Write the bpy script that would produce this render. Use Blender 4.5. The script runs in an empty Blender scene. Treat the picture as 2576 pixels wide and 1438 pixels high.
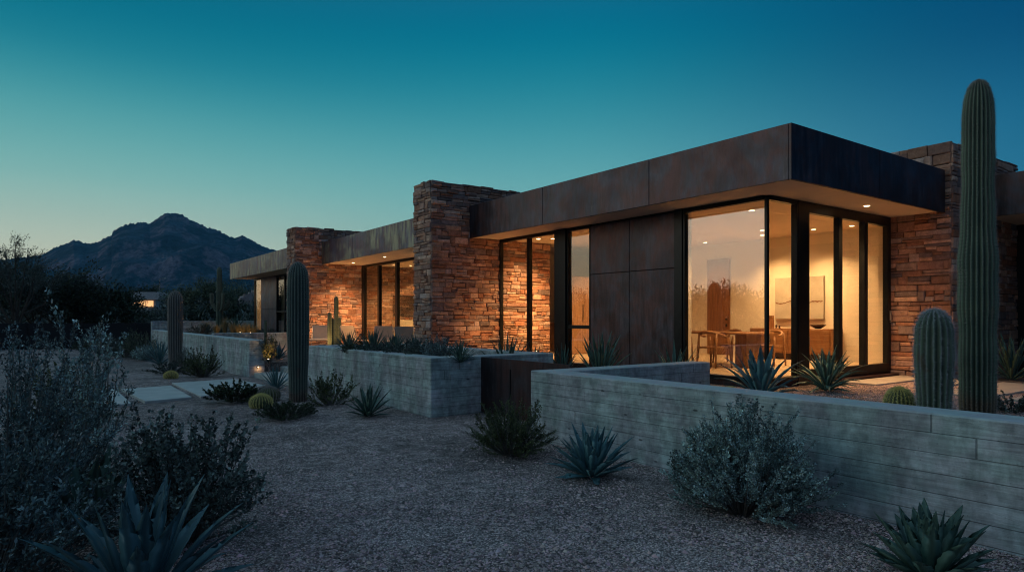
import bpy, math, random
import numpy as np
from mathutils import Vector, Matrix, noise
R = math.radians
sc = bpy.context.scene
COL = sc.collection
rnd = random.Random(7)

# ---------------------------------------------------------------- plan helpers
# world axes follow the house grid: X runs into the house, Y along the long facade
F, HX, HY, ZC = 1654.0, 1288.0, 799.0, 1.6
def w2(cx, d): return (cx*.811 + d*.585, -cx*.585 + d*.811)
def at(px, d):                       # plan point at distance d
    return w2((px-HX)/F*d, d)
def gp(px, py, z=0.0):               # plan point on a level z
    return at(px, (ZC-z)*F/(py-HY))
def onX(px, X):
    t = (px-HX)/F; s = X/(t*.811+.585); return s*(-t*.585+.811)
def onY(px, Y):
    t = (px-HX)/F; s = Y/(-t*.585+.811); return s*(t*.811+.585)
ZF, ZG, ZS, ZT, ZP = .55, .374, 3.72, 4.54, 5.10   # floor, court gravel, soffit, fascia top, pier top

# ---------------------------------------------------------------- node helpers
class G:
    def __init__(s, name):
        s.m = bpy.data.materials.new(name); s.m.use_nodes = True
        s.nt = s.m.node_tree; s.b = s.nt.nodes['Principled BSDF']; s.out = s.nt.nodes['Material Output']
    def n(s, t, **k):
        nd = s.nt.nodes.new(t)
        for a, v in k.items(): setattr(nd, a, v)
        return nd
    def put(s, sock, v):
        if isinstance(v, bpy.types.NodeSocket): s.nt.links.new(v, sock)
        elif isinstance(v, (tuple, list)) and len(v) == 3 and sock.type == 'RGBA': sock.default_value = (*v, 1)
        else: sock.default_value = v
    def math(s, op, a, b=0.0, c=None, clamp=False):
        nd = s.n('ShaderNodeMath', operation=op, use_clamp=clamp)
        s.put(nd.inputs[0], a); s.put(nd.inputs[1], b)
        if c is not None: s.put(nd.inputs[2], c)
        return nd.outputs[0]
    def pos(s): return s.n('ShaderNodeNewGeometry').outputs['Position']
    def obj(s): return s.n('ShaderNodeTexCoord').outputs['Object']
    def xyz(s, v):
        nd = s.n('ShaderNodeSeparateXYZ'); s.put(nd.inputs[0], v); return nd.outputs
    def comb(s, x, y, z):
        nd = s.n('ShaderNodeCombineXYZ'); s.put(nd.inputs[0], x); s.put(nd.inputs[1], y); s.put(nd.inputs[2], z); return nd.outputs[0]
    def noise(s, v, scale, det=3, rough=.55, dist=0):
        nd = s.n('ShaderNodeTexNoise'); s.put(nd.inputs['Vector'], v)
        nd.inputs['Scale'].default_value = scale; nd.inputs['Detail'].default_value = det
        nd.inputs['Roughness'].default_value = rough; nd.inputs['Distortion'].default_value = dist
        return nd.outputs['Fac']
    def vor(s, v, scale, feature='F1', out='Distance', rnd=1):
        nd = s.n('ShaderNodeTexVoronoi', feature=feature); s.put(nd.inputs['Vector'], v)
        nd.inputs['Scale'].default_value = scale; nd.inputs['Randomness'].default_value = rnd
        return nd.outputs[out]
    def ramp(s, f, lo, hi, a=0.0, b=1.0):
        nd = s.n('ShaderNodeMapRange', interpolation_type='SMOOTHSTEP')
        s.put(nd.inputs[0], f)
        for i, v in enumerate((lo, hi, a, b)): nd.inputs[i+1].default_value = v
        return nd.outputs[0]
    def mix(s, f, a, b, mode='MIX'):
        nd = s.n('ShaderNodeMix', data_type='RGBA', blend_type=mode)
        s.put(nd.inputs[0], f); s.put(nd.inputs[6], a); s.put(nd.inputs[7], b); return nd.outputs[2]
    def scale(s, col, f):
        nd = s.n('ShaderNodeVectorMath', operation='SCALE'); s.put(nd.inputs[0], col); s.put(nd.inputs[3], f); return nd.outputs[0]
    def attr(s, nm='Col'):
        return s.n('ShaderNodeAttribute', attribute_name=nm).outputs['Color']
    def bump(s, h, strength=.5, dist=.02, normal=None):
        nd = s.n('ShaderNodeBump'); nd.inputs['Strength'].default_value = strength; nd.inputs['Distance'].default_value = dist
        s.put(nd.inputs['Height'], h)
        if normal is not None: s.put(nd.inputs['Normal'], normal)
        return nd.outputs[0]
    def fin(s, col=None, rough=None, metal=None, normal=None, spec=None):
        if col is not None: s.put(s.b.inputs['Base Color'], col)
        if rough is not None: s.put(s.b.inputs['Roughness'], rough)
        if metal is not None: s.put(s.b.inputs['Metallic'], metal)
        if spec is not None: s.put(s.b.inputs['Specular IOR Level'], spec)
        if normal is not None: s.put(s.b.inputs['Normal'], normal)
        return s.m

def plain(name, c, rough=.6, metal=0, var=.18, sc_=6, bump=.15, bs=40, spec=.4):
    g = G(name); p = g.obj(); n = g.noise(p, sc_, 4)
    col = g.scale(g.mix(0.0, c, c), g.ramp(n, .25, .75, 1-var, 1+var))
    return g.fin(col, g.ramp(n, .3, .7, max(.02, rough-.06), min(1, rough+.06)), metal, g.bump(g.noise(p, bs, 3), bump, .005), spec)

def m_gravel(name, c1, c2, sc_=62):
    g = G(name); p = g.pos(); v = g.vor(p, sc_, out='Color'); d = g.vor(p, sc_)
    r = g.xyz(v)[0]; big = g.noise(p, .55, 4, .6); mid = g.noise(p, 6, 4, .7)
    col = g.mix(g.ramp(r, .1, .9), c1, c2)
    col = g.scale(col, g.math('MULTIPLY', g.ramp(big, .35, .65, .66, 1.22), g.ramp(mid, .35, .65, .62, 1.3)))
    col = g.scale(col, g.ramp(d, .2, .65, 1.2, .35))
    h = g.math('ADD', g.math('MULTIPLY', d, -1.0), g.math('MULTIPLY', mid, 1.2))
    return g.fin(col, .9, 0, g.bump(h, .9, .012), .25)

def m_concrete(name, c=(.46, .51, .51), bh=.149, z0=0.0):
    g = G(name); p = g.pos(); x, y, z = g.xyz(p)
    u = g.math('ADD', x, y)
    zb = g.math('DIVIDE', g.math('SUBTRACT', z, z0), bh)
    idx = g.math('FLOOR', zb); fr = g.math('FRACT', zb)
    wn = g.n('ShaderNodeTexWhiteNoise', noise_dimensions='1D'); g.put(wn.inputs['W'], idx); rv = wn.outputs['Value']
    # boards end at irregular places
    uu = g.math('ADD', g.math('DIVIDE', u, 7.5), g.math('MULTIPLY', rv, 7.3)); uf = g.math('FRACT', uu); ui = g.math('FLOOR', uu)
    wn2 = g.n('ShaderNodeTexWhiteNoise', noise_dimensions='2D'); g.put(wn2.inputs['Vector'], g.comb(ui, idx, 0)); rb = wn2.outputs['Value']
    grain = g.noise(g.comb(g.math('MULTIPLY', u, 1.6), g.math('ADD', g.math('MULTIPLY', z, 38), g.math('MULTIPLY', rb, 50)), rb), 1.0, 5, .6, .6)
    wave = g.math('SINE', g.math('MULTIPLY', g.noise(g.comb(g.math('MULTIPLY', u, .9), g.math('MULTIPLY', z, 7), rb), 1.0, 3, .5, 1.2), 60))
    stain = g.noise(g.comb(g.math('MULTIPLY', u, 3.2), g.math('MULTIPLY', z, .8), 3.0), 1.0, 5, .65)
    blot = g.noise(p, 2.3, 5, .6)
    k = g.vor(g.comb(g.math('MULTIPLY', u, 2.6), g.math('MULTIPLY', z, 7.0), 0), 1.0)
    knot = g.ramp(k, .05, .11, 1, 0)
    pores = g.ramp(g.vor(p, 17), .06, .14, 1, 0)
    edge = g.ramp(g.math('ABSOLUTE', g.math('SUBTRACT', fr, .5)), .47, .494, 0, 1)
    vend = g.ramp(g.math('ABSOLUTE', g.math('SUBTRACT', uf, .5)), .4988, .4996, 0, 1)
    joint = g.math('MAXIMUM', edge, vend)
    f = g.math('MULTIPLY', g.ramp(stain, .34, .64, .68, 1.16), g.ramp(g.noise(p, 6.5, 5, .7), .38, .62, .78, 1.14))
    f = g.math('MULTIPLY', f, g.math('MULTIPLY_ADD', rb, .2, .9))
    f = g.math('MULTIPLY', f, g.ramp(grain, .32, .66, .82, 1.12))
    nz = g.xyz(g.n('ShaderNodeNewGeometry').outputs['Normal'])[2]
    side = g.ramp(g.math('ABSOLUTE', nz), .5, .9, 1, 0)
    dark = g.math('MULTIPLY', side, g.math('ADD', g.math('MULTIPLY', joint, .52), g.math('ADD', g.math('MULTIPLY', knot, .7), g.math('MULTIPLY', pores, .25))))
    f = g.math('MULTIPLY', f, g.math('SUBTRACT', 1.0, dark, clamp=True))
    ftop = g.ramp(g.noise(p, 5, 5, .7), .25, .75, .85, 1.12)
    fm = g.math('ADD', g.math('MULTIPLY', f, side), g.math('MULTIPLY', ftop, g.math('SUBTRACT', 1.0, side)))
    tint = g.mix(g.ramp(blot, .4, .6), (c[0]*1.03, c[1]*.94, c[2]*.98), (c[0]*.97, c[1]*1.03, c[2]*1.0))
    h = g.math('ADD', g.math('MULTIPLY', rb, .5), g.math('ADD', g.math('MULTIPLY', grain, .35), g.math('MULTIPLY', wave, .05)))
    h = g.math('SUBTRACT', h, g.math('ADD', joint, g.math('MULTIPLY', knot, .4)))
    h = g.math('MULTIPLY', h, side)
    return g.fin(g.scale(tint, fm), .72, 0, g.bump(h, .6, .012), .3)

def m_metal(name, c, glow_streaks=0.0, glow_col=(.21, .235, .15), rough=.42):
    g = G(name); p = g.pos(); x, y, z = g.xyz(p); u = g.math('ADD', x, y)
    st = g.noise(g.comb(g.math('MULTIPLY', u, 9), g.math('MULTIPLY', z, 1.1), 0), 1, 5, .65)
    cl = g.noise(p, 1.2, 5, .6); fine = g.noise(p, 60, 3)
    m2 = g.noise(g.comb(g.math('MULTIPLY', u, 2.2), g.math('MULTIPLY', z, 1.4), 4), 1, 6, .7, .8)
    col = g.mix(g.ramp(m2, .38, .62), (c[0]*1.08, c[1]*.86, c[2]*.84), (c[0]*.85, c[1]*1.15, c[2]*1.4))
    col = g.scale(col, g.math('MULTIPLY', g.ramp(st, .32, .68, .6, 1.5), g.ramp(cl, .35, .65, .75, 1.25)))
    bl = g.noise(g.comb(g.math('MULTIPLY', u, 26), g.math('MULTIPLY', z, 3), 9), 1, 4, .7)
    col = g.mix(g.math('MULTIPLY', g.math('MULTIPLY', g.ramp(bl, .5, .75), g.ramp(m2, .5, .72)), .35), col, (.30, .27, .31))
    if glow_streaks:
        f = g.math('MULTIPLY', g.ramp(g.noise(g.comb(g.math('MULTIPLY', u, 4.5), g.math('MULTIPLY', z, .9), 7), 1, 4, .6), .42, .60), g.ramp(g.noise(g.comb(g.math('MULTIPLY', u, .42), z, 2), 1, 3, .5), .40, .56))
        col = g.mix(g.math('MULTIPLY', f, .75), col, glow_col)  # reflected sky glow painted into the metal colour as vertical streaks
    col = g.scale(col, g.ramp(fine, .2, .8, .88, 1.1))
    return g.fin(col, g.ramp(st, .3, .7, rough-.08, rough+.12), .55, g.bump(cl, .25, .03), .5)

def m_stone(name):
    g = G(name); p = g.pos(); a = g.attr()
    n = g.noise(p, 9, 5, .65); f = g.noise(p, 55, 4, .7)
    col = g.scale(a, g.math('MULTIPLY', g.ramp(n, .25, .75, .72, 1.25), g.ramp(f, .25, .75, .8, 1.18)))
    return g.fin(col, .85, 0, g.bump(g.math('ADD', n, g.math('MULTIPLY', f, .5)), .6, .02), .25)

def m_wood(name, c, sx=14, rough=.45, vertical=True):
    g = G(name); p = g.pos(); x, y, z = g.xyz(p)
    v = g.comb(g.math('MULTIPLY', x, sx), g.math('MULTIPLY', y, sx), g.math('MULTIPLY', z, 1.0)) if vertical else \
        g.comb(g.math('MULTIPLY', x, sx), g.math('MULTIPLY', y, 1.0), g.math('MULTIPLY', z, sx))
    n = g.noise(v, 1.6, 5, .6, .8)
    col = g.mix(g.ramp(n, .3, .7), c, (c[0]*.62, c[1]*.55, c[2]*.5))
    return g.fin(col, rough, 0, g.bump(n, .08, .004), .4)

def m_floor(name):
    g = G(name); p = g.pos(); x, y, z = g.xyz(p)
    b = g.math('DIVIDE', x, .18); i = g.math('FLOOR', b); fr = g.math('FRACT', b)
    wn = g.n('ShaderNodeTexWhiteNoise', noise_dimensions='1D'); g.put(wn.inputs['W'], i)
    n = g.noise(g.comb(g.math('MULTIPLY', x, 14), y, g.math('MULTIPLY', i, 3.1)), 1.5, 5, .6, .6)
    f = g.math('MULTIPLY', g.math('MULTIPLY_ADD', wn.outputs['Value'], .25, .85), g.ramp(n, .3, .7, .85, 1.1))
    f = g.math('MULTIPLY', f, g.ramp(g.math('ABSOLUTE', g.math('SUBTRACT', fr, .5)), .47, .5, 1, .6))
    return g.fin(g.scale(g.mix(0, (.5, .4, .28), (0, 0, 0)), f), .35, 0, None, .4)

def m_leaf(name, c, c2=None, rough=.5, trans=.0, spec=.3):
    g = G(name); a = g.attr(); p = g.obj()
    n = g.noise(p, 3.0, 3)
    col = g.mix(g.ramp(n, .35, .65), c, c2 or (c[0]*.7, c[1]*.75, c[2]*.7))
    col = g.mix(1.0, col, a, 'MULTIPLY')
    return g.fin(col, rough, 0, None, spec)

def m_emit(name, c, s):
    g = G(name); g.b.inputs['Base Color'].default_value = (*c, 1)
    g.b.inputs['Emission Color'].default_value = (*c, 1); g.b.inputs['Emission Strength'].default_value = s
    return g.m

def m_glass(name, base=.0, tint=(.93, .95, .93)):
    g = G(name); g.nt.nodes.remove(g.b)
    tr = g.n('ShaderNodeBsdfTransparent'); tr.inputs[0].default_value = (*tint, 1)
    gl = g.n('ShaderNodeBsdfGlossy'); gl.inputs['Roughness'].default_value = 0.0; gl.inputs[0].default_value = (1, 1, 1, 1)
    ge = g.n('ShaderNodeNewGeometry'); dt = g.n('ShaderNodeVectorMath', operation='DOT_PRODUCT')
    g.put(dt.inputs[0], ge.outputs['Normal']); g.put(dt.inputs[1], ge.outputs['Incoming'])
    k = g.math('POWER', g.math('SUBTRACT', 1.0, g.math('ABSOLUTE', dt.outputs['Value']), clamp=True), 5.0)
    f = g.math('MULTIPLY_ADD', k, .9, .04+base, clamp=True)
    mx = g.n('ShaderNodeMixShader'); g.put(mx.inputs[0], f)
    g.nt.links.new(tr.outputs[0], mx.inputs[1]); g.nt.links.new(gl.outputs[0], mx.inputs[2]); g.nt.links.new(mx.outputs[0], g.out.inputs[0])
    return g.m

MT = dict(
 gravel=m_gravel('pink_gravel', (.20, .155, .15), (.80, .645, .61), 74),
 cgravel=m_gravel('court_gravel', (.26, .19, .17), (.56, .44, .39), 55),
 concrete=m_concrete('board_formed_concrete'),
 slab=plain('smooth_concrete', (.49, .50, .48), .7, var=.12, sc_=2.5, bs=60),
 paver=plain('warm_paver', (.42, .38, .34), .7, var=.12, sc_=2.5, bs=60),
 bronze=m_metal('weathered_bronze', (.085, .055, .056)),
 bronze3=m_metal('violet_grey_metal', (.13, .10, .115)),
 bronze2=m_metal('glow_streaked_bronze', (.085, .062, .082), 1.0, (.30, .31, .22)),  # yellow-green streaks stand in for the low sky mirrored in the fascia
 corten=m_metal('corten_steel', (.06, .032, .03), rough=.6),
 frame=plain('dark_window_metal', (.018, .019, .02), .35, .6, bump=.03),
 stone=m_stone('ledge_stone'),
 mortar=plain('dark_mortar', (.05, .04, .035), .95),
 plaster=plain('soffit_plaster', (.66, .53, .42), .85, var=.08, sc_=1.5, bump=.05),
 cream=plain('cream_wall', (.72, .66, .55), .85, var=.04, sc_=1, bump=.03),
 floor=m_floor('oak_floor'),
 wood=m_wood('walnut_veneer', (.30, .14, .055)),
 woodh=m_wood('oak_furniture', (.33, .165, .07), vertical=False),
 woodl=m_wood('light_oak', (.52, .31, .17)),
 darkw=plain('dark_wood', (.05, .025, .015), .5),
 glass=m_glass('window_glass'),
 glass2=m_glass('large_pane_glass', .115),
 blk=plain('black_metal', (.012, .012, .013), .5, .3),
 fence=plain('dark_fence', (.02, .018, .02), .8),
 canvas=plain('painting_canvas', (.40, .37, .32), .9, var=.12, sc_=5),
 rust=plain('brown_paint', (.16, .07, .03), .9),
 fabric=plain('cream_sling', (.50, .42, .35), .9, var=.06),
 soil=plain('planter_soil', (.10, .075, .06), .95, var=.3, bs=30, bump=.6),
 roof=plain('roof_membrane', (.10, .10, .11), .8),
 lens=m_emit('lamp_lens', (1, .78, .48), 14),
 screen=plain('black_screen', (.012, .010, .009), .15, bump=0),
 steel=plain('brushed_steel', (.35, .34, .33), .3, .9),
 saguaro=m_leaf('saguaro_skin', (.115, .15, .105), (.085, .115, .085), .6),
 saguarom=m_leaf('grey_green_saguaro_skin', (.105, .13, .105), (.085, .105, .09), .6),  # darker, greyer green skin tone
 saguarod=m_leaf('old_saguaro_skin', (.17, .15, .13), (.14, .125, .11), .65),
 spine=plain('pale_spines', (.50, .49, .53), .6, bump=0),
 spineb=plain('grey_brown_spines', (.42, .37, .34), .7, bump=0),
 spineg=plain('golden_spines', (.85, .72, .30), .6, bump=0),
 barrel=m_leaf('barrel_skin', (.17, .175, .08), (.13, .135, .06)),
 agave=m_leaf('blue_agave_leaf', (.10, .215, .235), (.08, .17, .19), .45),
 agave_shaded=m_leaf('shaded_blue_agave_leaf', (.075, .155, .175), (.06, .125, .145), .4),  # darker copy of the blue leaf, with the corner's shade in its colour
 agaveg=m_leaf('green_agave_leaf', (.085, .15, .12), (.065, .12, .10), .45),
 sage=m_leaf('silver_sage_leaf', (.42, .53, .50), (.27, .37, .35), .6),
 sagebig=m_leaf('silver_bush_leaf', (.22, .30, .30), (.12, .17, .17), .6),
 green=m_leaf('dark_green_leaf', (.06, .085, .04), (.04, .06, .03), .55),
 olive=m_leaf('olive_leaf', (.12, .14, .055), (.08, .10, .045), .55),
 dusty=m_leaf('dusty_leaf', (.135, .16, .135), (.095, .115, .10), .6),
 leafy=m_leaf('round_grey_green_leaf', (.19, .235, .21), (.12, .15, .13), .6),
 palo=m_leaf('palo_verde_leaf', (.14, .17, .10), (.09, .115, .07), .6),
 dark=m_leaf('evergreen_leaf', (.055, .075, .04), (.035, .05, .03), .6),
 grass=m_leaf('dry_grass', (.32, .27, .14), (.2, .19, .1), .7),
 bark=plain('bark', (.09, .07, .055), .9, bump=.5, bs=30),
 twig=plain('pale_twig', (.16, .145, .13), .8),
 house2=plain('stucco', (.45, .44, .46), .9),
 glow=m_emit('lit_window', (1, .52, .22), 1.15),
 rock=plain('pale_rock', (.38, .30, .28), .9, bump=.8, bs=6),
)

# ---------------------------------------------------------------- object helpers
def tag(o, label=None, cat=None, group=None, kind=None):
    if label: o['label'] = label
    if cat: o['category'] = cat
    if group: o['group'] = group
    if kind: o['kind'] = kind
    return o
def empty(name, loc, rz=0, label=None, cat=None, group=None):
    o = bpy.data.objects.new(name, None); COL.objects.link(o); o.empty_display_size = .2
    o.location = loc; o.rotation_euler = (0, 0, rz); return tag(o, label, cat, group)
def link(name, me, mat, parent=None, smooth=False, world=False, loc=None):
    if mat: me.materials.append(mat)
    o = bpy.data.objects.new(name, me); COL.objects.link(o)
    if smooth: me.polygons.foreach_set('use_smooth', [True]*len(me.polygons))
    if loc is not None: o.location = loc
    if parent:
        o.parent = parent
        if world: o.matrix_parent_inverse = Matrix.Translation(-Vector(parent.location))
    return o
class MB:
    def __init__(s): s.v = []; s.f = []; s.c = []
    def add(s, vs, fs, c=None):
        o = len(s.v); s.v += [tuple(v) for v in vs]; s.f += [tuple(i+o for i in f) for f in fs]
        s.c += [c or (1, 1, 1)]*len(vs)
    def box(s, x0, x1, y0, y1, z0, z1, bev=0, c=None):
        if bev:
            b = bev; V = []; 
            for (x, sx) in ((x0, 1), (x1, -1)):
                for (y, sy) in ((y0, 1), (y1, -1)):
                    for (z, sz) in ((z0, 1), (z1, -1)):
                        V += [(x, y+sy*b, z+sz*b), (x+sx*b, y, z+sz*b), (x+sx*b, y+sy*b, z)]
            i = lambda a, b_, c_, k: ((a*2+b_)*2+c_)*3+k
            Fc = []
            for a in (0, 1):
                q = [i(a, 0, 0, 0), i(a, 1, 0, 0), i(a, 1, 1, 0), i(a, 0, 1, 0)]; Fc.append(q if a else q[::-1])
                q = [i(0, a, 0, 1), i(0, a, 1, 1), i(1, a, 1, 1), i(1, a, 0, 1)]; Fc.append(q if a else q[::-1])
                q = [i(0, 0, a, 2), i(1, 0, a, 2), i(1, 1, a, 2), i(0, 1, a, 2)]; Fc.append(q if a else q[::-1])
            for a in (0, 1):
                for b_ in (0, 1):
                    Fc.append([i(a, b_, 0, 0), i(a, b_, 1, 0), i(a, b_, 1, 1), i(a, b_, 0, 1)])
                    Fc.append([i(a, 0, b_, 0), i(a, 1, b_, 0), i(a, 1, b_, 2), i(a, 0, b_, 2)])
                    Fc.append([i(0, a, b_, 1), i(1, a, b_, 1), i(1, a, b_, 2), i(0, a, b_, 2)])
                    for c_ in (0, 1): Fc.append([i(a, b_, c_, 0), i(a, b_, c_, 1), i(a, b_, c_, 2)])
            s.add(V, Fc, c); return s
        V = [(x, y, z) for x in (x0, x1) for y in (y0, y1) for z in (z0, z1)]
        s.add(V, [(0, 1, 3, 2), (4, 6, 7, 5), (0, 4, 5, 1), (2, 3, 7, 6), (0, 2, 6, 4), (1, 5, 7, 3)], c); return s
    def tube(s, pts, rad, seg=6, c=None, cap=True):
        pts = [Vector(p) for p in pts]; n = len(pts)
        if not hasattr(rad, '__len__'): rad = [rad]*n
        V = []; prev = None
        for i, p in enumerate(pts):
            t = (pts[min(i+1, n-1)]-pts[max(i-1, 0)])
            t = t.normalized() if t.length > 1e-9 else Vector((0, 0, 1))
            if prev is None:
                a = Vector((1, 0, 0)) if abs(t.x) < .9 else Vector((0, 1, 0)); u = t.cross(a).normalized()
            else:
                u = (prev - t*prev.dot(t)); u = u.normalized() if u.length > 1e-6 else t.orthogonal().normalized()
            prev = u; w = t.cross(u)
            for k in range(seg):
                a = 2*math.pi*k/seg; V.append(p+(u*math.cos(a)+w*math.sin(a))*rad[i])
        Fc = [(i*seg+k, i*seg+(k+1) % seg, (i+1)*seg+(k+1) % seg, (i+1)*seg+k) for i in range(n-1) for k in range(seg)]
        if cap: Fc += [tuple(range(seg))[::-1], tuple((n-1)*seg+k for k in range(seg))]
        s.add(V, Fc, c); return s
    def lathe(s, prof, seg=20, cen=(0, 0)):
        V = []; 
        for r, z in prof:
            for k in range(seg):
                a = 2*math.pi*k/seg; V.append((cen[0]+r*math.cos(a), cen[1]+r*math.sin(a), z))
        n = len(prof)
        Fc = [(i*seg+k, i*seg+(k+1) % seg, (i+1)*seg+(k+1) % seg, (i+1)*seg+k) for i in range(n-1) for k in range(seg)]
        Fc += [tuple(range(seg))[::-1], tuple((n-1)*seg+k for k in range(seg))]
        s.add(V, Fc); return s
    def build(s, name, mat, parent=None, smooth=False, world=False, loc=None, col=False):
        me = bpy.data.meshes.new(name); me.from_pydata(s.v, [], s.f); me.update()
        if col:
            ca = me.color_attributes.new('Col', 'FLOAT_COLOR', 'POINT')
            a = np.ones((len(s.v), 4), np.float32); a[:, :3] = np.array(s.c); ca.data.foreach_set('color', a.ravel())
        return link(name, me, mat, parent, smooth, world, loc)
def quads_mesh(name, V, C=None):
    """V: (N,k,3) polygons -> mesh, fast"""
    N, k, _ = V.shape
    me = bpy.data.meshes.new(name); me.vertices.add(N*k); me.vertices.foreach_set('co', V.astype(np.float32).ravel())
    me.loops.add(N*k); me.loops.foreach_set('vertex_index', np.arange(N*k, dtype=np.int32))
    me.polygons.add(N); me.polygons.foreach_set('loop_start', np.arange(0, N*k, k, dtype=np.int32)); me.polygons.foreach_set('loop_total', np.full(N, k, np.int32))
    me.update(calc_edges=True)
    if C is not None:
        ca = me.color_attributes.new('Col', 'FLOAT_COLOR', 'POINT')
        a = np.ones((N*k, 4), np.float32); a[:, :3] = np.repeat(C, k, axis=0); ca.data.foreach_set('color', a.ravel())
    return me
def leaves(P, D, size, width, rs, jit=.6):
    """diamond leaves at points P pointing roughly along D"""
    N = len(P)
    d = D + rs.normal(0, jit, (N, 3)); d /= np.linalg.norm(d, axis=1, keepdims=True)+1e-9
    r = rs.normal(0, 1, (N, 3)); w = np.cross(d, r); w /= np.linalg.norm(w, axis=1, keepdims=True)+1e-9
    nrm = np.cross(d, w)
    L = (size*rs.uniform(.6, 1.3, (N, 1))); W = L*width*.5
    V = np.stack([P, P+d*L*.45+w*W+nrm*L*.08, P+d*L, P+d*L*.45-w*W+nrm*L*.08], axis=1)
    b = np.clip(rs.lognormal(-.12, .42, (N, 1)), .3, 2.2); C = np.clip(np.repeat(b, 3, 1)*rs.uniform(.93, 1.07, (N, 3)), 0, 2)
    return V, C

# ---------------------------------------------------------------- ground
def ground_sheet():
    n = 150
    xs = np.concatenate([-np.geomspace(3000, 30, 22), np.linspace(-26, 40, n), np.geomspace(44, 3000, 22)])
    ys = np.concatenate([-np.geomspace(3000, 14, 22), np.linspace(-10, 50, n), np.geomspace(54, 3000, 22)])
    V = []
    for y in ys:
        for x in xs:
            z = 0
            if -26 < x < 40 and -10 < y < 50:
                z = .05*noise.noise(Vector((x*.35, y*.35, 1)))+.02*noise.noise(Vector((x*1.3, y*1.3, 5)))
                if x > 4.6: z = min(z, 0)-.01
            V.append((x, y, z))
    W = len(xs); Fc = [(j*W+i, j*W+i+1, (j+1)*W+i+1, (j+1)*W+i) for j in range(len(ys)-1) for i in range(W-1)]
    m = MB(); m.v = V; m.f = Fc; m.c = [(1, 1, 1)]*len(V)
    o = m.build('ground', MT['gravel'], smooth=True); tag(o, kind='structure')
ground_sheet()
m = MB()
m.box(5.6, 30, -12, 6.95, -.3, ZG); m.box(6.16, 30, 6.95, 9.5, -.3, ZG); m.box(7.98, 30, 9.5, 15.3, -.3, ZG)
m.box(6.55, 30, 15.3, 18.6, -.3, ZG-.01); m.box(5.0, 30, 18.6, 25.3, -.3, ZG); 
tag(m.build('courtyard', MT['cgravel']), kind='structure')
# loose stones over the nearer gravel
def pebbles(name, n, area, mat, seed, r0=.005, r1=.012):
    rs = np.random.RandomState(seed); P = area(rs, n)
    base = np.array([(1, 0, 0), (0, 1, 0), (-1, 0, 0), (0, -1, 0), (0, 0, .7)])
    tri = [(0, 1, 4), (1, 2, 4), (2, 3, 4), (3, 0, 4)]
    r = rs.uniform(r0, r1, (n, 1, 1))*np.array([1, 1, 1.0]); a = rs.uniform(0, 6.28, n)
    b = base[None]*r*rs.uniform(.6, 1.4, (n, 5, 3))
    x = b[..., 0]*np.cos(a)[:, None]-b[..., 1]*np.sin(a)[:, None]; y = b[..., 0]*np.sin(a)[:, None]+b[..., 1]*np.cos(a)[:, None]
    B = np.stack([x, y, b[..., 2]], -1)+P[:, None, :]
    V = np.concatenate([B[:, t, :] for t in tri]); c = rs.uniform(.3, 1.9, (n, 1))*np.array([1.0, .93, .97])*rs.uniform(.9, 1.1, (n, 3))
    return link(name, quads_mesh(name, V, np.tile(c, (4, 1))), mat)
def outer_area(rs, n):
    out = []
    while sum(len(o) for o in out) < n:
        d = 3.6/(1-rs.uniform(0, .70, 4*n)); px = rs.uniform(300, 2650, 4*n)
        cx = (px-HX)/F*d; X = cx*.811+d*.585; Y = -cx*.585+d*.811
        ok = (X < 5.38) | ((Y > 7.07) & (Y < 9.3) & (X < 6.05)); ok &= ~((X > 5.1) & (Y > 9.3))
        X, Y = X[ok], Y[ok]
        out.append(np.stack([X, Y, np.zeros_like(X)], 1))
    P = np.concatenate(out)[:n]
    P[:, 2] = [.05*noise.noise(Vector((x*.35, y*.35, 1)))+.02*noise.noise(Vector((x*1.3, y*1.3, 5))) if x < 4.6 else -.008 for x, y, _ in P]
    return P
MT['peb'] = m_leaf('gravel_stone', (.47, .37, .345), (.35, .275, .255), .8)
MT['pebw'] = m_leaf('court_gravel_stone', (.42, .32, .28), (.36, .27, .24), .8)
tag(pebbles('gravel_stones', 60000, outer_area, MT['peb'], 3), kind='stuff', label='fine pink grey gravel stones', cat='gravel')
tag(pebbles('gravel_cobbles', 2600, outer_area, MT['peb'], 9, .012, .024), kind='stuff', label='scattered larger stones over the gravel', cat='gravel')
def litter(n, seed):
    rs = np.random.RandomState(seed); P = outer_area(rs, n); P[:, 2] += .008; a = rs.uniform(0, 6.28, n)
    D = np.stack([np.cos(a), np.sin(a), rs.uniform(-.1, .25, n)], 1); return leaves(P, D, .035, .18, rs, .1)
V_, C_ = litter(2200, 12); tag(link('leaf_litter', quads_mesh('leaf_litter', V_, C_*1.3), MT['twig']), 'dry twigs and leaves scattered on the gravel', 'litter', kind='stuff')
def court_area(rs, n):
    X = rs.uniform(5.8, 14, n); Y = rs.uniform(2.0, 6.3, n); return np.stack([X, Y, np.full(n, ZG)], 1)
tag(pebbles('court_gravel_stones', 40000, court_area, MT['pebw'], 4, .006, .014), kind='stuff', label='pinkish gravel stones lit by the windows', cat='gravel')

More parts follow.
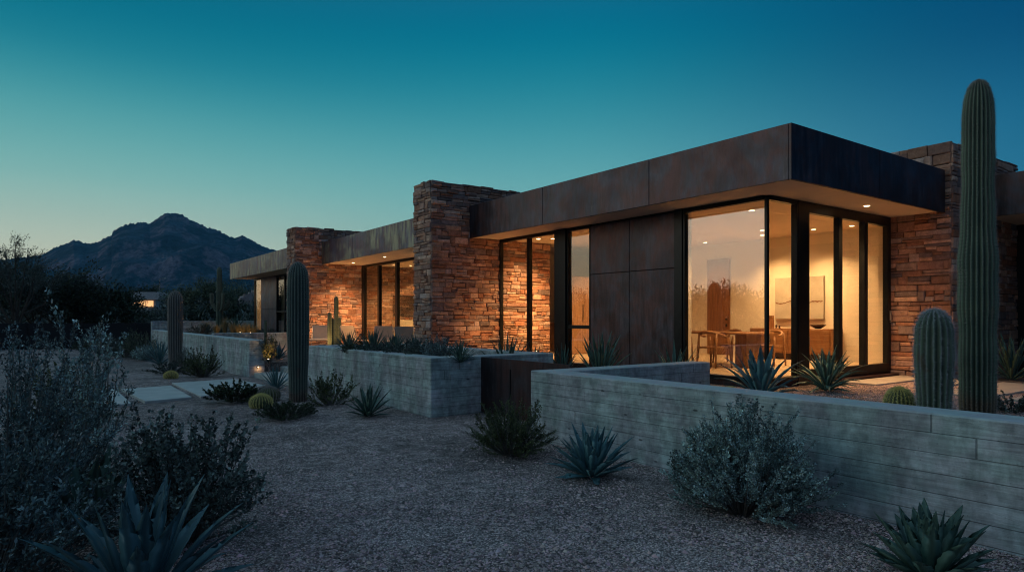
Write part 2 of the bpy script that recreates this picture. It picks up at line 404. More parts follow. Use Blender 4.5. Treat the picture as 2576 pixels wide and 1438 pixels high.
# ---------------------------------------------------------------- mountain
def mountain():
    c1 = [(-600, 760), (-200, 740), (0, 715), (400, 665), (540, 590), (640, 555), (715, 520), (770, 530), (830, 556), (900, 548), (950, 540), (1030, 490), (1078, 480), (1085, 440), (1150, 400),
          (1230, 370), (1330, 355), (1390, 347), (1445, 362), (1520, 315), (1590, 268), (1640, 260), (1700, 268), (1760, 275), (1830, 320), (1900, 350), (2010, 405), (2080, 415), (2150, 450),
          (2220, 490), (2270, 500), (2340, 478), (2400, 505), (2516, 570)]
    pts = [(x*.2604, 468+y*.2604) for x, y in c1]+[(561.6+.2604*x, 421.2+.2604*y) for x, y in ((430, 780), (530, 805), (800, 930), (1300, 1100), (2200, 1300))]+[(1400, 790), (2900, 794)]
    px = np.array([p[0] for p in pts]); py = np.array([p[1] for p in pts])
    nx, nd = 420, 90
    X = np.concatenate([np.linspace(-160, 820, nx-30), np.linspace(830, 2800, 30)]); V = []
    R0 = 1700.0
    ridge = np.interp(X, px, py)
    for j in range(nd):
        q = j/(nd-1)*1.25
        d = 800+900*q
        for i in range(nx):
            H = (HY-ridge[i])/F*R0
            wx, wy = at(X[i], d)
            n1 = noise.fractal(Vector((wx/230, wy/230, 3)), 1, 2.1, 6)
            n2 = noise.fractal(Vector((wx/60, wy/60, 8)), 1, 2.1, 5)
            rg = 1-abs(noise.noise(Vector((wx/170+n1*.5, wy/170, 9))))*2
            if q <= 1:
                s = .55*q**1.7+.45*(1/(1+math.exp(-(q-.62+.10*n1)*14)))*(.6+.4*q)
                h = H*min(1, s)*(1-.12*(1-q))+H*q*(1-q)*(.42*rg-.25+.28*n1+.12*n2)
                h = max(h, -1); h = min(h, H*d/R0*(.97+.02*n2))
                if q > .93: h += (q-.93)/.07*(H+H*.022*noise.fractal(Vector((X[i]*.16, 0, 0)), .8, 2.2, 4)-h)
            else: h = H*(1-(q-1)*1.5)
            wx, wy = at(X[i], d); V.append((wx, wy, ZC+h-(2 if j == 0 else 0)))
    Fc = [(j*nx+i, j*nx+i+1, (j+1)*nx+i+1, (j+1)*nx+i) for j in range(nd-1) for i in range(nx-1)]
    m = MB(); m.v = V; m.f = Fc; m.c = [(1, 1, 1)]*len(V)
    g = G('mountain_rock'); p = g.pos(); nz = g.xyz(g.n('ShaderNodeNewGeometry').outputs['Normal'])[2]
    n = g.noise(p, .012, 6, .65); f = g.noise(p, .09, 4, .7)
    col = g.mix(g.math('MULTIPLY', g.ramp(nz, .78, .95, 1, 0), g.ramp(n, .46, .54)), (.03, .055, .085), (.13, .10, .125))
    col = g.scale(col, g.ramp(f, .35, .65, .5, 1.5))  # noise contrast paints the shading of rock relief into the colour
    mt = g.fin(g.scale(col, g.ramp(n, .38, .62, .4, 1.6)), .95, 0, g.bump(g.math('ADD', g.math('MULTIPLY', n, 3.0), f), 1.0, 22), .1)
    tag(m.build('mountain', mt, smooth=True), kind='structure')
mountain()

# ---------------------------------------------------------------- stonework
PAL = [(c[0]*1.26, c[1]*1.14, c[2]*1.10) for c in [(.30, .17, .12), (.36, .21, .15), (.26, .16, .13), (.40, .26, .19), (.22, .15, .13), (.33, .22, .18), (.45, .31, .24), (.28, .14, .09), (.20, .16, .155), (.38, .30, .27)]]
def stone_face(mb, o, u, nrm, W, z0, z1, seed, big=1.0, topj=True):
    r = random.Random(seed); o = Vector(o); u = Vector(u); nrm = Vector(nrm)
    def st(a, b, c, d):
        g = .004; a += g; b -= g; c += g; d -= g
        if b-a < .02 or d-c < .015: return
        pr = r.uniform(.012, .05); j = lambda k=.008: r.uniform(-k, k)
        cs = [(a+j(), c+j()), (b+j(), c+j()), (b+j(), d+j()), (a+j(), d+j())]
        ch = min(.018, (b-a)*.2, (d-c)*.28)
        mid = ((a+b)/2, (c+d)/2)
        V = []
        for (x, z) in cs: V.append(o+u*x+Vector((0, 0, z))-nrm*.05)
        for (x, z) in cs: V.append(o+u*x+Vector((0, 0, z))+nrm*(pr-ch*.7))
        for (x, z) in cs:
            x2 = x+(ch if x < mid[0] else -ch); z2 = z+(ch if z < mid[1] else -ch)
            V.append(o+u*x2+Vector((0, 0, z2))+nrm*(pr+j(.006)))
        Fc = [(8, 9, 10, 11)]+[(k, (k+1) % 4, 4+(k+1) % 4, 4+k) for k in range(4)]+[(4+k, 4+(k+1) % 4, 8+(k+1) % 4, 8+k) for k in range(4)]
        c = r.choice(PAL); f = r.uniform(.75, 1.25)
        mb.add(V, Fc, tuple(x*f for x in c))
    z = z0
    while z < z1-.02:
        h = r.choice((.07, .09, .10, .12, .14, .17))*big
        if z+h > z1-.05: h = z1-z
        x = 0
        while x < W-.01:
            w = r.uniform(.14, .52)*big*(1.0 if h < .13 else .8)
            if x+w > W-.1: w = W-x
            dz = (r.uniform(-.035, .012) if (topj and z+h >= z1-.001) else 0)
            q = r.random()
            if h > .11 and q < .45 and w > .12:
                k = h*r.uniform(.35, .65); st(x, x+w, z, z+k)
                if w > .26 and r.random() < .5:
                    s_ = w*r.uniform(.35, .65); st(x, x+s_, z+k, z+h+dz); st(x+s_, x+w, z+k, z+h+dz)
                else: st(x, x+w, z+k, z+h+dz)
            else: st(x, x+w, z, z+h+dz)
            x += w
        z += h
def stone_wall(name, x0, x1, y0, y1, z0, z1, parent, seed, big=1.0, label=None):
    m = MB(); m.box(x0+.02, x1-.02, y0+.02, y1-.02, z0, z1-.06, c=(.05, .042, .038))
    stone_face(m, (x0, y0, 0), (1, 0, 0), (0, -1, 0), x1-x0, z0, z1, seed, big)
    stone_face(m, (x0, y1, 0), (0, -1, 0), (-1, 0, 0), y1-y0, z0, z1, seed+1, big)
    # coping stones across the thickness
    r = random.Random(seed+2); x = x0
    while x < x1-.05:
        w = min(r.uniform(.2, .5), x1-x); c = r.choice(PAL)
        m.box(x+.005, x+w-.005, y0+.012, y1-.01, z1-.07, z1-r.uniform(.0, .035), .012, c=c); x += w
    o = m.build(name, MT['stone'], parent, world=True, col=True)
    if label: o['label'] = label
    return o

# ---------------------------------------------------------------- the house
GX, GY = 10.22, 6.64                 # glass lines of the main wing
house = empty('house', (14, 12, 0), label='low modern desert house with bronze roof bands, stone piers and lit glass walls', cat='house')
def part(m, name, mat, parent=None, **k): return m.build(name, MT[mat], parent or house, world=(parent is None), **k)

# roof of each wing
def roof(x0, x1, y0, y1, yj, mat, xj=None, label=None):
    m = MB(); m.box(x0+.06, x1, y0+.06, y1-.0, ZS+.08, ZT-.04)
    rf = part(m, 'roof', 'roof')
    if label: rf['label'] = label
    ys = [y0]+yj+[y1]
    for a, b in zip(ys, ys[1:]):
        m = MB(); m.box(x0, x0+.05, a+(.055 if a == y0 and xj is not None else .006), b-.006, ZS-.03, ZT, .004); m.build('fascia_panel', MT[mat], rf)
    if xj is not None:
        xs = [x0]+xj+[x1]
        for a, b in zip(xs, xs[1:]):
            m = MB(); m.box(a+(0 if a == x0 else .006), b-.006, y0, y0+.05, ZS-.03, ZT, .004); m.build('fascia_panel', MT['bronze'], rf)
    return rf
r1 = roof(9.21, 14.66, 5.57, 14.69, [8.42, 11.6], 'bronze', [11.96], 'largest flat roof with dark bronze fascia over the corner window')
m = MB(); m.box(14.66, 19.5, 6.5, 14.69, ZS+.08, ZT-.05); m.build('roof_deck', MT['roof'], r1)
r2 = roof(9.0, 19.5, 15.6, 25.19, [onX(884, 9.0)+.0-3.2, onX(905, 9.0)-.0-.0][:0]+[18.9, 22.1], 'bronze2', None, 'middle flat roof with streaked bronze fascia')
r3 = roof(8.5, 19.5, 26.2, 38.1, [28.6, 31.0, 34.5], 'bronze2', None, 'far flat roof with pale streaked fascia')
r4 = roof(16.0, 24, -6, 5.44, [-2, 2.2], 'bronze', None, 'unlit flat roof at the right edge')
m = MB(); m.box(9.265, 18.9, 5.625, 14.69, ZS, ZS+.08); m.box(9.055, 18.9, 15.6, 25.19, ZS, ZS+.08); m.box(8.555, 18.9, 26.2, 38.1, ZS, ZS+.08); m.box(16.055, 24, -6, 5.44, ZS, ZS+.08)
m.box(11.95, 18.9, 14.70, 15.59, ZS+.003, ZS+.08)
part(m, 'ceiling', 'plaster')

# stone piers
stone_wall('stone_wall', 8.08, 11.93, 14.7, 15.62, 0, ZP, house, 11, 1.0, 'tall stone pier rising through the roof in the middle')
stone_wall('stone_wall', 14.68, 18.2, 5.47, 6.7, 0, ZP, house, 22, 1.25, 'stone pier at the right beside the glass door')
stone_wall('stone_wall', 7.98, 14.2, 25.2, 26.2, 0, ZP, house, 33, 1.0, 'far stone pier behind the patio chairs')

# windows
def window(axis, c, a0, a1, z0, z1, mull, transom=None, glass='glass', fr=.05, dep=.11, label=None, side=(1, 1)):
    """axis 'X': plane X=c spanning Y a0..a1;  'Y': plane Y=c spanning X"""
    f = MB()
    def bx(mb, p0, p1, q0, q1, h=dep/2, bev=.004):
        if axis == 'X': mb.box(c-h, c+h, p0, p1, q0, q1, bev)
        else: mb.box(p0, p1, c-h, c+h, q0, q1, bev)
    bx(f, a0, a1, z1-fr*1.6, z1); bx(f, a0, a1, z0, z0+fr*1.5)
    if side[0]: bx(f, a0, a0+fr, z0+fr*1.5, z1-fr*1.6, dep/2+.002)
    if side[1]: bx(f, a1-fr, a1, z0+fr*1.5, z1-fr*1.6, dep/2+.002)
    edges = [a0+(fr if side[0] else 0)]
    for p, w in mull:
        bx(f, p-w/2, p+w/2, z0+fr*1.5, z1-fr*1.6, dep/2+.002); edges += [p-w/2, p+w/2]
    edges.append(a1-(fr if side[1] else 0))
    if transom: bx(f, edges[0], edges[-1], transom-.04, transom+.04, dep/2-.003)
    o = part(f, 'window', 'frame')
    if label: o['label'] = label
    for i in range(0, len(edges), 2):
        segs = [(z0+fr*1.5, z1-fr*1.6)] if not transom else [(z0+fr*1.5, transom-.04), (transom+.04, z1-fr*1.6)]
        for s0, s1 in segs:
            g = MB(); bx(g, edges[i]-.004, edges[i+1]+.004, s0-.004, s1+.004, .005, 0); g.build('pane', MT[glass], o)
    return o
yk0, yk1 = onX(1402, GX), 14.69
window('X', GX, yk0, yk1, ZF-.08, ZS-.003, [(onX(1332, GX), .10)], label='tall window beside the middle stone pier')
yl0, yl1 = onX(1490, GX), onX(1430, GX)
window('X', GX, yl0, yl1, ZF-.08, ZS-.003, [], transom=ZC-.21, glass='glass2', label='narrow window with a low transom')
m = MB(); m.box(GX-.10, GX+.12, yl1, yk0, ZG-.2, ZS-.003, .004); part(m, 'post', 'frame')
yc0, yc1 = onX(1702, GX), yl0
yd0 = onX(1722, GX)
# bronze clad bay: panels with seams
ym = onX(1588, GX); zsm = ZC+.98
cl = MB(); cl.box(GX-.02, GX+.15, yc0, yc1, ZG-.2, ZS-.003); clad = part(cl, 'cladding', 'blk')
for (a, b) in ((yc0, ym), (ym, yc1)):
    for (z0, z1) in ((ZG-.1, zsm), (zsm, ZS-.05)):
        q = MB(); q.box(GX-.06, GX-.022, a+.006, b-.006, z0+.006, z1-.006, .004); q.build('cladding_panel', MT['bronze'], clad)
m = MB(); m.box(GX-.08, GX+.10, yd0, yc0, ZG-.2, ZS-.003, .004); part(m, 'post', 'frame')
window('X', GX, GY+.032, yd0, ZF-.08, ZS-.003, [], glass='glass2', side=(0, 1), label='large corner pane mirroring the sunset')
m = MB(); m.box(GX-.03, GX+.03, GY-.03, GY+.03, ZF, ZS-.05, .004); part(m, 'post', 'frame')
xa, xb = onY(2001, GY), onY(2029, GY)
window('Y', GY, GX+.03, xa, ZF-.08, ZS-.003, [], side=(0, 1), label='narrow corner pane facing the gravel court')
m = MB(); m.box(xa, xb, GY-.06, GY+.07, ZG-.2, ZS-.003, .005); part(m, 'post', 'frame')
window('Y', GY, xb, 14.62, ZF-.08, ZS-.003, [(onY(2108, GY), .13), (onY(2172, GY), .14)], side=(0, 1), fr=.12, label='glass sliding door set beside the right stone pier')
# plinth under the glass line
for b_ in ((GX-.03, GX+.2, GY+.2, yc0, ZG-.2, ZF-.083), (GX-.03, 14.66, GY-.03, GY+.2, ZG-.2, ZF-.084), (GX-.03, GX+.2, yc1, 14.69, ZG-.2, ZF-.083)):
    m = MB(); m.box(*b_, .004); part(m, 'plinth', 'corten')
m = MB(); m.box(12.3, 14.66, GY-.22, GY-.04, ZG-.1, ZF-.11, .01); part(m, 'door_step', 'corten')
m = MB(); m.box(14.53, 14.56, GY-.10, GY-.07, ZF+.95, ZF+1.2, .004); part(m, 'door_handle', 'steel')

# middle wing and far wing glazing
G2 = 10.70
window('X', G2, 15.63, 25.19, ZF-.08, ZS-.003, [(25.02, .22), (onX(1000, G2), .17), (onX(955, G2), .17), (18.0, .16)], fr=.06, side=(1, 1), label='glass wall of the middle wing behind the patio chairs')
m = MB(); m.box(G2-.03, G2+.2, 15.63, 25.19, ZG-.2, ZF-.083, .004); part(m, 'plinth', 'corten')
G3 = 9.7
y3a, y3b = onX(697, G3), onX(660, G3)
window('X', G3, 26.21, y3a-.05, ZF+.1, ZS-.003, [(onX(718, G3), .08), (29, .12)], transom=1.9, label='far window showing a bright pendant lamp')
cl = MB(); cl.box(G3-.02, G3+.2, y3a-.05, y3b, ZG-.2, ZS-.003); clad3 = part(cl, 'cladding', 'blk')
for (a, b) in ((y3a-.05, (y3a+y3b)/2), ((y3a+y3b)/2, y3b)):
    for (z0, z1) in ((ZG-.1, ZC+.45), (ZC+.45, ZS-.02)):
        q = MB(); q.box(G3-.06, G3-.022, a+.006, b-.006, z0+.006, z1-.006, .004); q.build('cladding_panel', MT['bronze3'], clad3)
window('X', G3, y3b, 37.6, ZF+.1, ZS-.003, [], label='unlit glass at the far end of the house')
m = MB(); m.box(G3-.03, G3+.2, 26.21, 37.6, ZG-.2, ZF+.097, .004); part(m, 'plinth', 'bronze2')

# floors and inner walls
m = MB(); m.box(GX+.06, 18.9, GY+.06, 14.69, ZG-.1, ZF); m.box(G2+.06, 18.9, 15.63, 25.19, ZG-.1, ZF); m.box(11.95, 18.9, 14.69, 15.63, ZG-.1, ZF-.002); m.box(G3+.06, 18.9, 26.21, 38, ZG-.1, ZF)
part(m, 'floor', 'floor')
WX = 15.85
for b_ in ((WX, WX+.15, 6.72, 16.9), (GX+.16, 10.67, 8.62, 8.80), (14.66, WX, 6.72, 6.86), (11.95, WX, 16.9, 17.05), (14.6, 14.75, 17.06, 25.19),
           (G2+.3, 11.93, 15.63, 15.7), (12.6, 12.75, 26.25, 38), (G3+.1, 12.6, 37.6, 37.75), (G3+.21, 12.6, y3a+.1, y3a+.2), (GX+.155, GX+.2, yc0, yc1)):  # the partition beside the far cladding is added to keep the end glass dark
    m = MB(); m.box(*b_, ZF, ZS); part(m, 'inner_wall', 'cream')
m = MB(); m.box(18.2, 18.4, -6, 5.7, ZG, ZS); part(m, 'unlit_wall', 'blk')
# interior door
y0, y1 = onX(1837.5, WX), onX(1781.5, WX)
m = MB(); m.box(WX-.05, WX-.003, y0, y1, ZF, ZC+1.68, .004); dr = part(m, 'door', 'wood'); dr['label'] = 'tall timber inner door'
m = MB(); m.box(WX-.09, WX-.052, y0+.06, y0+.11, ZF+.98, ZF+1.04, .004); m.build('door_handle', MT['blk'], dr)
m = MB(); m.box(WX-.08, WX-.052, y0+.06, y0+.11, ZF+.80, ZF+.88, .004); m.build('door_lock', MT['blk'], dr)
m = MB(); m.box(14.95, 15.7, 6.864, 6.9, ZF, ZF+2.3, .004); part(m, 'door_panel', 'woodl')

# ---------------------------------------------------------------- lamps
def spot(parent, loc, energy, col=(1, .53, .21), ang=150, blend=.6, rot=(0, 0, 0), rad=.05, typ='SPOT'):
    L = bpy.data.lights.new('lamp', typ); L.energy = energy; L.color = col; L.shadow_soft_size = rad
    if typ == 'SPOT': L.spot_size = R(ang); L.spot_blend = 1.0
    o = bpy.data.objects.new('lamp', L); COL.objects.link(o); o.location = loc; o.rotation_euler = rot
    if parent: o.parent = parent
    return o
def downlight(px, py, energy, label, group='recessed ceiling lights', z=ZS, xy=None, ang=118, r=.055, aim=None):
    x, y = xy or gp(px, py, z)
    e = empty('ceiling_light', (x, y, z), label=label, cat='light', group=group)
    m = MB(); m.lathe([(r*.95, -.010), (r*.95, -.004)], 20); m.build('lens', MT['lens'], e)
    m = MB()
    V = []; seg = 24
    for rr, zz in ((r, -.002), (r, -.013), (r*1.22, -.010), (r*1.28, -.002)):
        for k in range(seg):
            a = 2*math.pi*k/seg; V.append((rr*math.cos(a), rr*math.sin(a), zz))
    m.add(V, [(i*seg+k, i*seg+(k+1) % seg, (i+1)*seg+(k+1) % seg, (i+1)*seg+k) for i in range(3) for k in range(seg)])
    m.build('trim', MT['cream'], e)
    spot(e, (0, 0, -.03), energy, ang=ang, rot=aim or (0, 0, 0))
    return e
E = 6.4
downlight(2180.6, 516.7, 45*E, 'round recessed light in the soffit outside the sliding door')
downlight(2068, 536, 80*E, 'recessed light inside, nearest the thick corner post')
downlight(2046.5, 576, 80*E, 'recessed light in the dining ceiling above the painting')
downlight(1891, 528.2, 80*E, 'recessed light at the top of the large corner pane')
downlight(1918, 590.7, 80*E, 'recessed light seen beside the thin corner post')
downlight(967.9, 645.9, 70*E, 'recessed light in the patio soffit, nearer the middle pier')
downlight(888.5, 660.5, 90*E, 'recessed light in the patio soffit, beside the far stone pier')
downlight(1033, 667.3, 90*E, 'recessed light in the living room ceiling behind the middle pier')
downlight(1390.8, 599.3, 80*E, 'recessed light in the kitchen ceiling')
for x, y, t in ((14.2, 9.35, 'picture light in the ceiling washing the painting'), (15.2, 7.7, 'added recessed fill light near the wall by the sliding door'),
                (15.2, 11.8, 'added recessed fill light in front of the timber inner door')):
    downlight(0, 0, (24 if x < 14.5 else 14)*E, t, xy=(x, y), ang=80 if x < 14.5 else 100, aim=(0, R(-42), 0) if x < 14.5 else None)  # the two nearer the wall are unseen lamps added as room fill
for x, y, t in ((13.4, 13.3, 'added recessed fill light over the kitchen cupboards'), (10.9, 13.9, 'added recessed fill light grazing the inner stone wall')):
    downlight(0, 0, 75*E, t, xy=(x, y))  # both are extra lamps added to fill the kitchen with light
for x, y, t in ((13.2, 24.3, 'added recessed fill light above the wall television'), (12.0, 20.0, 'added recessed fill light over the living room floor')):
    downlight(0, 0, 90*E, t, xy=(x, y))  # unseen lamps, added to brighten the living room
# pendant in the far wing
x, y = at(712, 33.5)
e = empty('pendant_lamp', (x+.9, y+1.0, 3.0), label='small glowing pendant lamp in the far window', cat='lamp')
m = MB(); m.lathe([(.04, -.12), (.12, -.06), (.14, .02), (.1, .1), (.03, .13)], 10); m.build('shade', MT['lens'], e)
m = MB(); m.tube([(0, 0, .13), (0, 0, .72)], .008, 5); m.build('cord', MT['blk'], e)
spot(e, (0, 0, -.2), 60, typ='POINT')

def uplight(x, y, z, aim, energy, label, ang=95, rad=.03):
    e = empty('garden_spotlight', (x, y, z), label=label, cat='light', group='small garden spotlights')
    m = MB(); m.tube([(0, 0, 0), (0, 0, .06)], .008, 6); m.tube([(0, 0, .06), (0, 0, .13)], [.025, .032], 10); m.build('housing', MT['blk'], e)
    m = MB(); m.tube([(0, 0, .131), (0, 0, .134)], .016, 10); m.build('lens', MT['lens'], e)
    d = Vector(aim).normalized()
    spot(e, (0, 0, .16), energy, ang=ang, rot=d.to_track_quat('-Z', 'Y').to_euler(), rad=rad, col=(1, .50, .17))
uplight(8.7, 24.55, ZG, (.1, .45, 1), 80, 'spotlight on the ground washing the far stone pier')
uplight(10.1, 24.5, ZG, (-.1, .45, 1), 70, 'spotlight by the far pier beside the glass wall')
uplight(8.0, 21.6, ZG, (.12, .75, .8), 55, 'added patio spotlight brightening the thin column cacti')  # extra lamp added to light the cacti and warm the chairs
uplight(11.1, 14.25, ZF, (0, .35, 1), 60, 'floor spotlight washing the inner stone wall')
uplight(9.3, 14.0, ZG, (.2, .4, 1), 40, 'spotlight hidden at the foot of the middle stone pier')
x, y = gp(675, 915, ZG); uplight(x, y, ZG, (.3, .6, 1), 9, 'spotlight in the gravel bed behind the steps', 140)
x, y = at(604, 27.6); uplight(x, y, .86, (-.35, .8, .35), 26, 'spotlight among the dry grasses', 130)
x, y = at(630, 27.0); uplight(x, y, .86, (-.35, .8, .35), 22, 'spotlight in the raised bed near the far wing', 130)

# ---------------------------------------------------------------- concrete garden walls
def wall(name, boxes, label, mat='concrete', cat='garden wall', bev=.012):
    m = MB()
    for b in boxes: m.box(*b, bev)
    return tag(m.build(name, MT[mat]), label, cat)
T = .36
wall('concrete_wall', [(5.4, 5.4+T, -3.0, 7.06, -.3, .891), (5.4+T-.0, 8.76, 7.06-T, 7.058, -.3, .889)], 'long board marked concrete wall across the right foreground')
wall('concrete_wall', [(5.14, 5.14+T, 9.36, 15.27, -.3, .954), (5.14+T, 7.7, 9.362, 9.36+T, -.3, .952), (7.7-T, 7.698, 9.36+T, 15.27, -.3, .950), (5.14+T, 7.7-T, 15.27-T, 15.268, -.3, .951)],
     'concrete planter box full of agaves in the middle')
wall('concrete_wall', [(4.63, 5.04, 18.56, 37.3, -.3, .992)], 'far concrete wall left of the garden steps')
wall('concrete_wall', [(5.04, 7.9, 25.0, 25.35, -.3, 1.05)], 'low concrete wall running to the far stone pier')
wall('concrete_wall', [(4.9, 16, 39.5, 39.8, -.3, 1.42)], 'plain wall behind the armed cactus at the far end')
m = MB(); m.box(5.04, 9.6, 25.35, 39.4, -.2, .86); tag(m.build('raised_bed', MT['soil']), 'raised soil bed behind the low concrete wall', 'planting bed')
m = MB(); m.box(5.14+T, 7.7-T, 9.36+T, 15.27-T, -.2, .84); tag(m.build('planter_soil', MT['soil']), 'soil filling the middle concrete planter', 'soil')
# corten gate
gt = empty('steel_gate', (6.1, 8.2, 0), label='rust brown steel gate between the two concrete walls', cat='gate')
ys = onX(1366, 6.1)
m = MB(); m.box(6.1, 6.14, ys+.005, 9.355, .02, .935, .003); g1 = m.build('gate_panel', MT['corten'], gt, world=True)
yh = onX(1284, 6.1); m = MB(); m.box(6.088, 6.098, yh-.008, yh+.008, .35, .78, .002); m.build('pull_slot', MT['blk'], g1)
m = MB(); m.box(6.1, 6.14, 7.065, ys-.005, .02, .935, .003); m.build('gate_panel', MT['corten'], gt, world=True)
# steps and slabs
st = empty('garden_steps', (5.8, 16.9, 0), label='two pale concrete steps between the garden walls', cat='steps')
m = MB(); m.box(4.75, 5.45, 15.30, 18.54, -.2, .12, .01); m.build('step', MT['slab'], st, world=True)
m = MB(); m.box(5.452, 6.6, 15.30, 18.54, -.2, .26, .01); m.build('step', MT['slab'], st, world=True)
m = MB(); m.box(6.602, 8.0, 15.32, 18.5, -.2, ZG+.012, .01); m.build('step', MT['slab'], st, world=True)
e = empty('step_light', (4.86, 18.545, .26), label='tiny round step light on the end of the far wall', cat='light')
m = MB(); m.tube([(0, .01, 0), (0, -.02, 0)], .03, 12); m.build('housing', MT['blk'], e)
m = MB(); m.tube([(0, -.021, 0), (0, -.028, 0)], .009, 12); m.build('lens', MT['lens'], e)
spot(e, (0, -.06, 0), .8, ang=160, rot=(R(50), 0, 0), rad=.02)
def slab(name, poly, z, label, mat='slab', th=.06):
    pts = [gp(x, y, z) if x > 100 else (x, y) for x, y in poly]
    n = len(pts); cx = sum(p[0] for p in pts)/n; cy = sum(p[1] for p in pts)/n; m = MB()
    V = [(x, y, z-th) for x, y in pts]+[(x, y, z-.008) for x, y in pts]+[(x+(cx-x)*.008, y+(cy-y)*.008, z) for x, y in pts]
    m.add(V, [tuple(range(2*n, 3*n))]+[(k, (k+1) % n, n+(k+1) % n, n+k) for k in range(n)]+[(n+k, n+(k+1) % n, 2*n+(k+1) % n, 2*n+k) for k in range(n)])
    return tag(m.build(name, MT[mat]), label, 'slab', 'paving slabs of the garden path')
slab('paving_slab', [(110, 1030), (213.5, 1025), (330.7, 1013), (289, 977), (175, 985)], .035, 'path slab half hidden by the big silver bush')
slab('paving_slab', [(304.7, 977.9), (429.7, 968.8), (481.7, 997.4), (365, 1008)], .035, 'middle slab of the pale path')
slab('paving_slab', [(432.3, 962.2), (590, 951.8), (668, 968), (505, 996)], .035, 'path slab nearest the garden steps')
for i, (b, t) in enumerate((((12.27, 14.64, 5.76, 6.38), 'warm lit slab in front of the sliding door'), ((12.9, 14.5, 4.95, 5.42), 'slab beside the right stone pier, behind the small barrel cactus'),
             ((11.7, 14.6, 3.85, 4.6), 'slab between the two tall cacti'), ((11.6, 15.8, 2.75, 3.6), 'slab at the right edge beyond the tallest cactus'))):
    m = MB(); m.box(*b, ZG-.05, ZG+.03, .006); tag(m.build('paving_slab', MT['paver']), t, 'slab', 'paving slabs of the court')
m = MB()
m.box(7.0, 10.6, 18.8, 24.9, ZG-.1, ZG+.02, .01); tag(m.build('patio', MT['paver']), kind='structure')

# dark boundary fence
fe = empty('boundary_fence', (*at(200, 34), 0), label='long black fence across the back of the garden', cat='fence')
a = Vector((*at(-250, 31), 0)); b = Vector((*at(470, 36.5), 0)); dr_ = (b-a).normalized(); nn = Vector((-dr_.y, dr_.x, 0))
m = MB(); L = (b-a).length
V = [a, b, b+nn*.06, a+nn*.06]; V = V+[v+Vector((0, 0, 1.32)) for v in V]
m.add(V, [(0, 1, 5, 4), (1, 2, 6, 5), (2, 3, 7, 6), (3, 0, 4, 7), (4, 5, 6, 7)]); m.build('fence_panel', MT['fence'], fe, world=True)
for k in range(int(L/2.4)+1):
    p = a+dr_*(k*2.4); m = MB(); m.box(p.x-.04, p.x+.04, p.y-.12, p.y-.04, 0, 1.36, .004); m.build('fence_post', MT['fence'], fe, world=True)

# ---------------------------------------------------------------- furniture
tb = empty('dining_table', (12.25, 9.4, ZF), label='long timber dining table on broad panel legs', cat='table')
m = MB(); m.box(-.5, .5, -1.3, 1.3, .70, .745, .012); m.build('tabletop', MT['woodh'], tb)
for y in (-1.0, 1.0): m = MB(); m.box(-.26, .26, y-.14, y+.14, 0, .70, .006); m.build('leg', MT['wood'], tb)
def dining_chair(x, y, rz, label):
    e = empty('dining_chair', (x, y, ZF), rz, label, 'chair', 'timber dining chairs round the table')
    m = MB(); V = []
    n = 14
    for k in range(n):                      # curved back and arm rail
        a = R(-18+216*k/(n-1)); V.append((-.27*math.cos(a), .0-.24*math.sin(a)*1.0-.0, .66+.09*max(0, math.sin(a))))
    m.tube(V, [.024]+[.026+.016*math.sin(math.pi*k/(n-1)) for k in range(1, n-1)]+[.018], 8); m.build('backrest', MT['woodh'], e, smooth=True)
    m = MB(); V = []
    sp = [(-.22, .2), (.22, .2), (.25, .0), (.2, -.22), (-.2, -.22), (-.25, 0)]
    m.add([(x_, y_, .41) for x_, y_ in sp]+[(x_, y_, .445) for x_, y_ in sp], [(5, 4, 3, 2, 1, 0), (6, 7, 8, 9, 10, 11)]+[(k, (k+1) % 6, 6+(k+1) % 6, 6+k) for k in range(6)]); m.build('seat', MT['woodh'], e)
    for (lx, ly, tz) in ((-.24, .22, .65), (.24, .22, .65), (-.22, -.22, .73), (.22, -.22, .73)):
        m = MB(); m.tube([(lx*1.1, ly*1.15, 0), (lx, ly, .42), (lx*1.02, ly*.9, tz-.01)], [.018, .028, .019], 8); m.build('leg', MT['woodh'], e, smooth=True)
    return e
# chair's front is local +Y
dining_chair(11.55, 8.75, -R(90), 'dining chair on the window side, nearest the table end')
dining_chair(11.55, 9.75, -R(88), 'dining chair half cut off by the left edge of the large pane')
dining_chair(13.05, 8.42, R(92), 'dining chair beside the thin corner post, in front of the sideboard')
dining_chair(13.05, 9.45, R(89), 'dining chair on the far side of the table, only its top showing')
sb = empty('sideboard', (15.55, 9.33, ZF), label='long timber sideboard under the painting', cat='sideboard')
m = MB(); m.box(-.27, .27, -1.1, 1.1, .16, .78, .006); m.build('cabinet', MT['woodh'], sb)
m = MB(); m.box(-.2, .2, -1.0, 1.0, 0, .155); m.build('base', MT['darkw'], sb)
for k in range(4):
    y = -1.07+k*.54; m = MB(); m.box(-.288, -.272, y, y+.52, .20, .745, .003); d = m.build('door', MT['woodh'], sb)
    m = MB(); m.box(-.305, -.29, y+(.48 if k % 2 == 0 else .02), y+(.5 if k % 2 == 0 else .04), .4, .6, .002); m.build('handle', MT['steel'], d)
pa = empty('painting', (WX-.003, 9.35, ZC+.5), label='pale canvas with a rusty horizon streak on the back wall', cat='painting')
m = MB(); m.box(-.07, 0, -.66, .66, -.53, .54, .004); m.build('canvas', MT['canvas'], pa)
m = MB(); V = []; n = 60
for k in range(n+1):
    y = -.64+1.28*k/n; c = -.1+.06*noise.noise(Vector((y*3, 0, 0)))+.03*noise.noise(Vector((y*15, 3, 0))); h = .012+.014*abs(noise.noise(Vector((y*9, 7, 0)))); V += [(-.0715, y, c-h), (-.0715, y, c+h*.8)]
V += [(v[0]-.002, v[1], v[2]) for v in V]
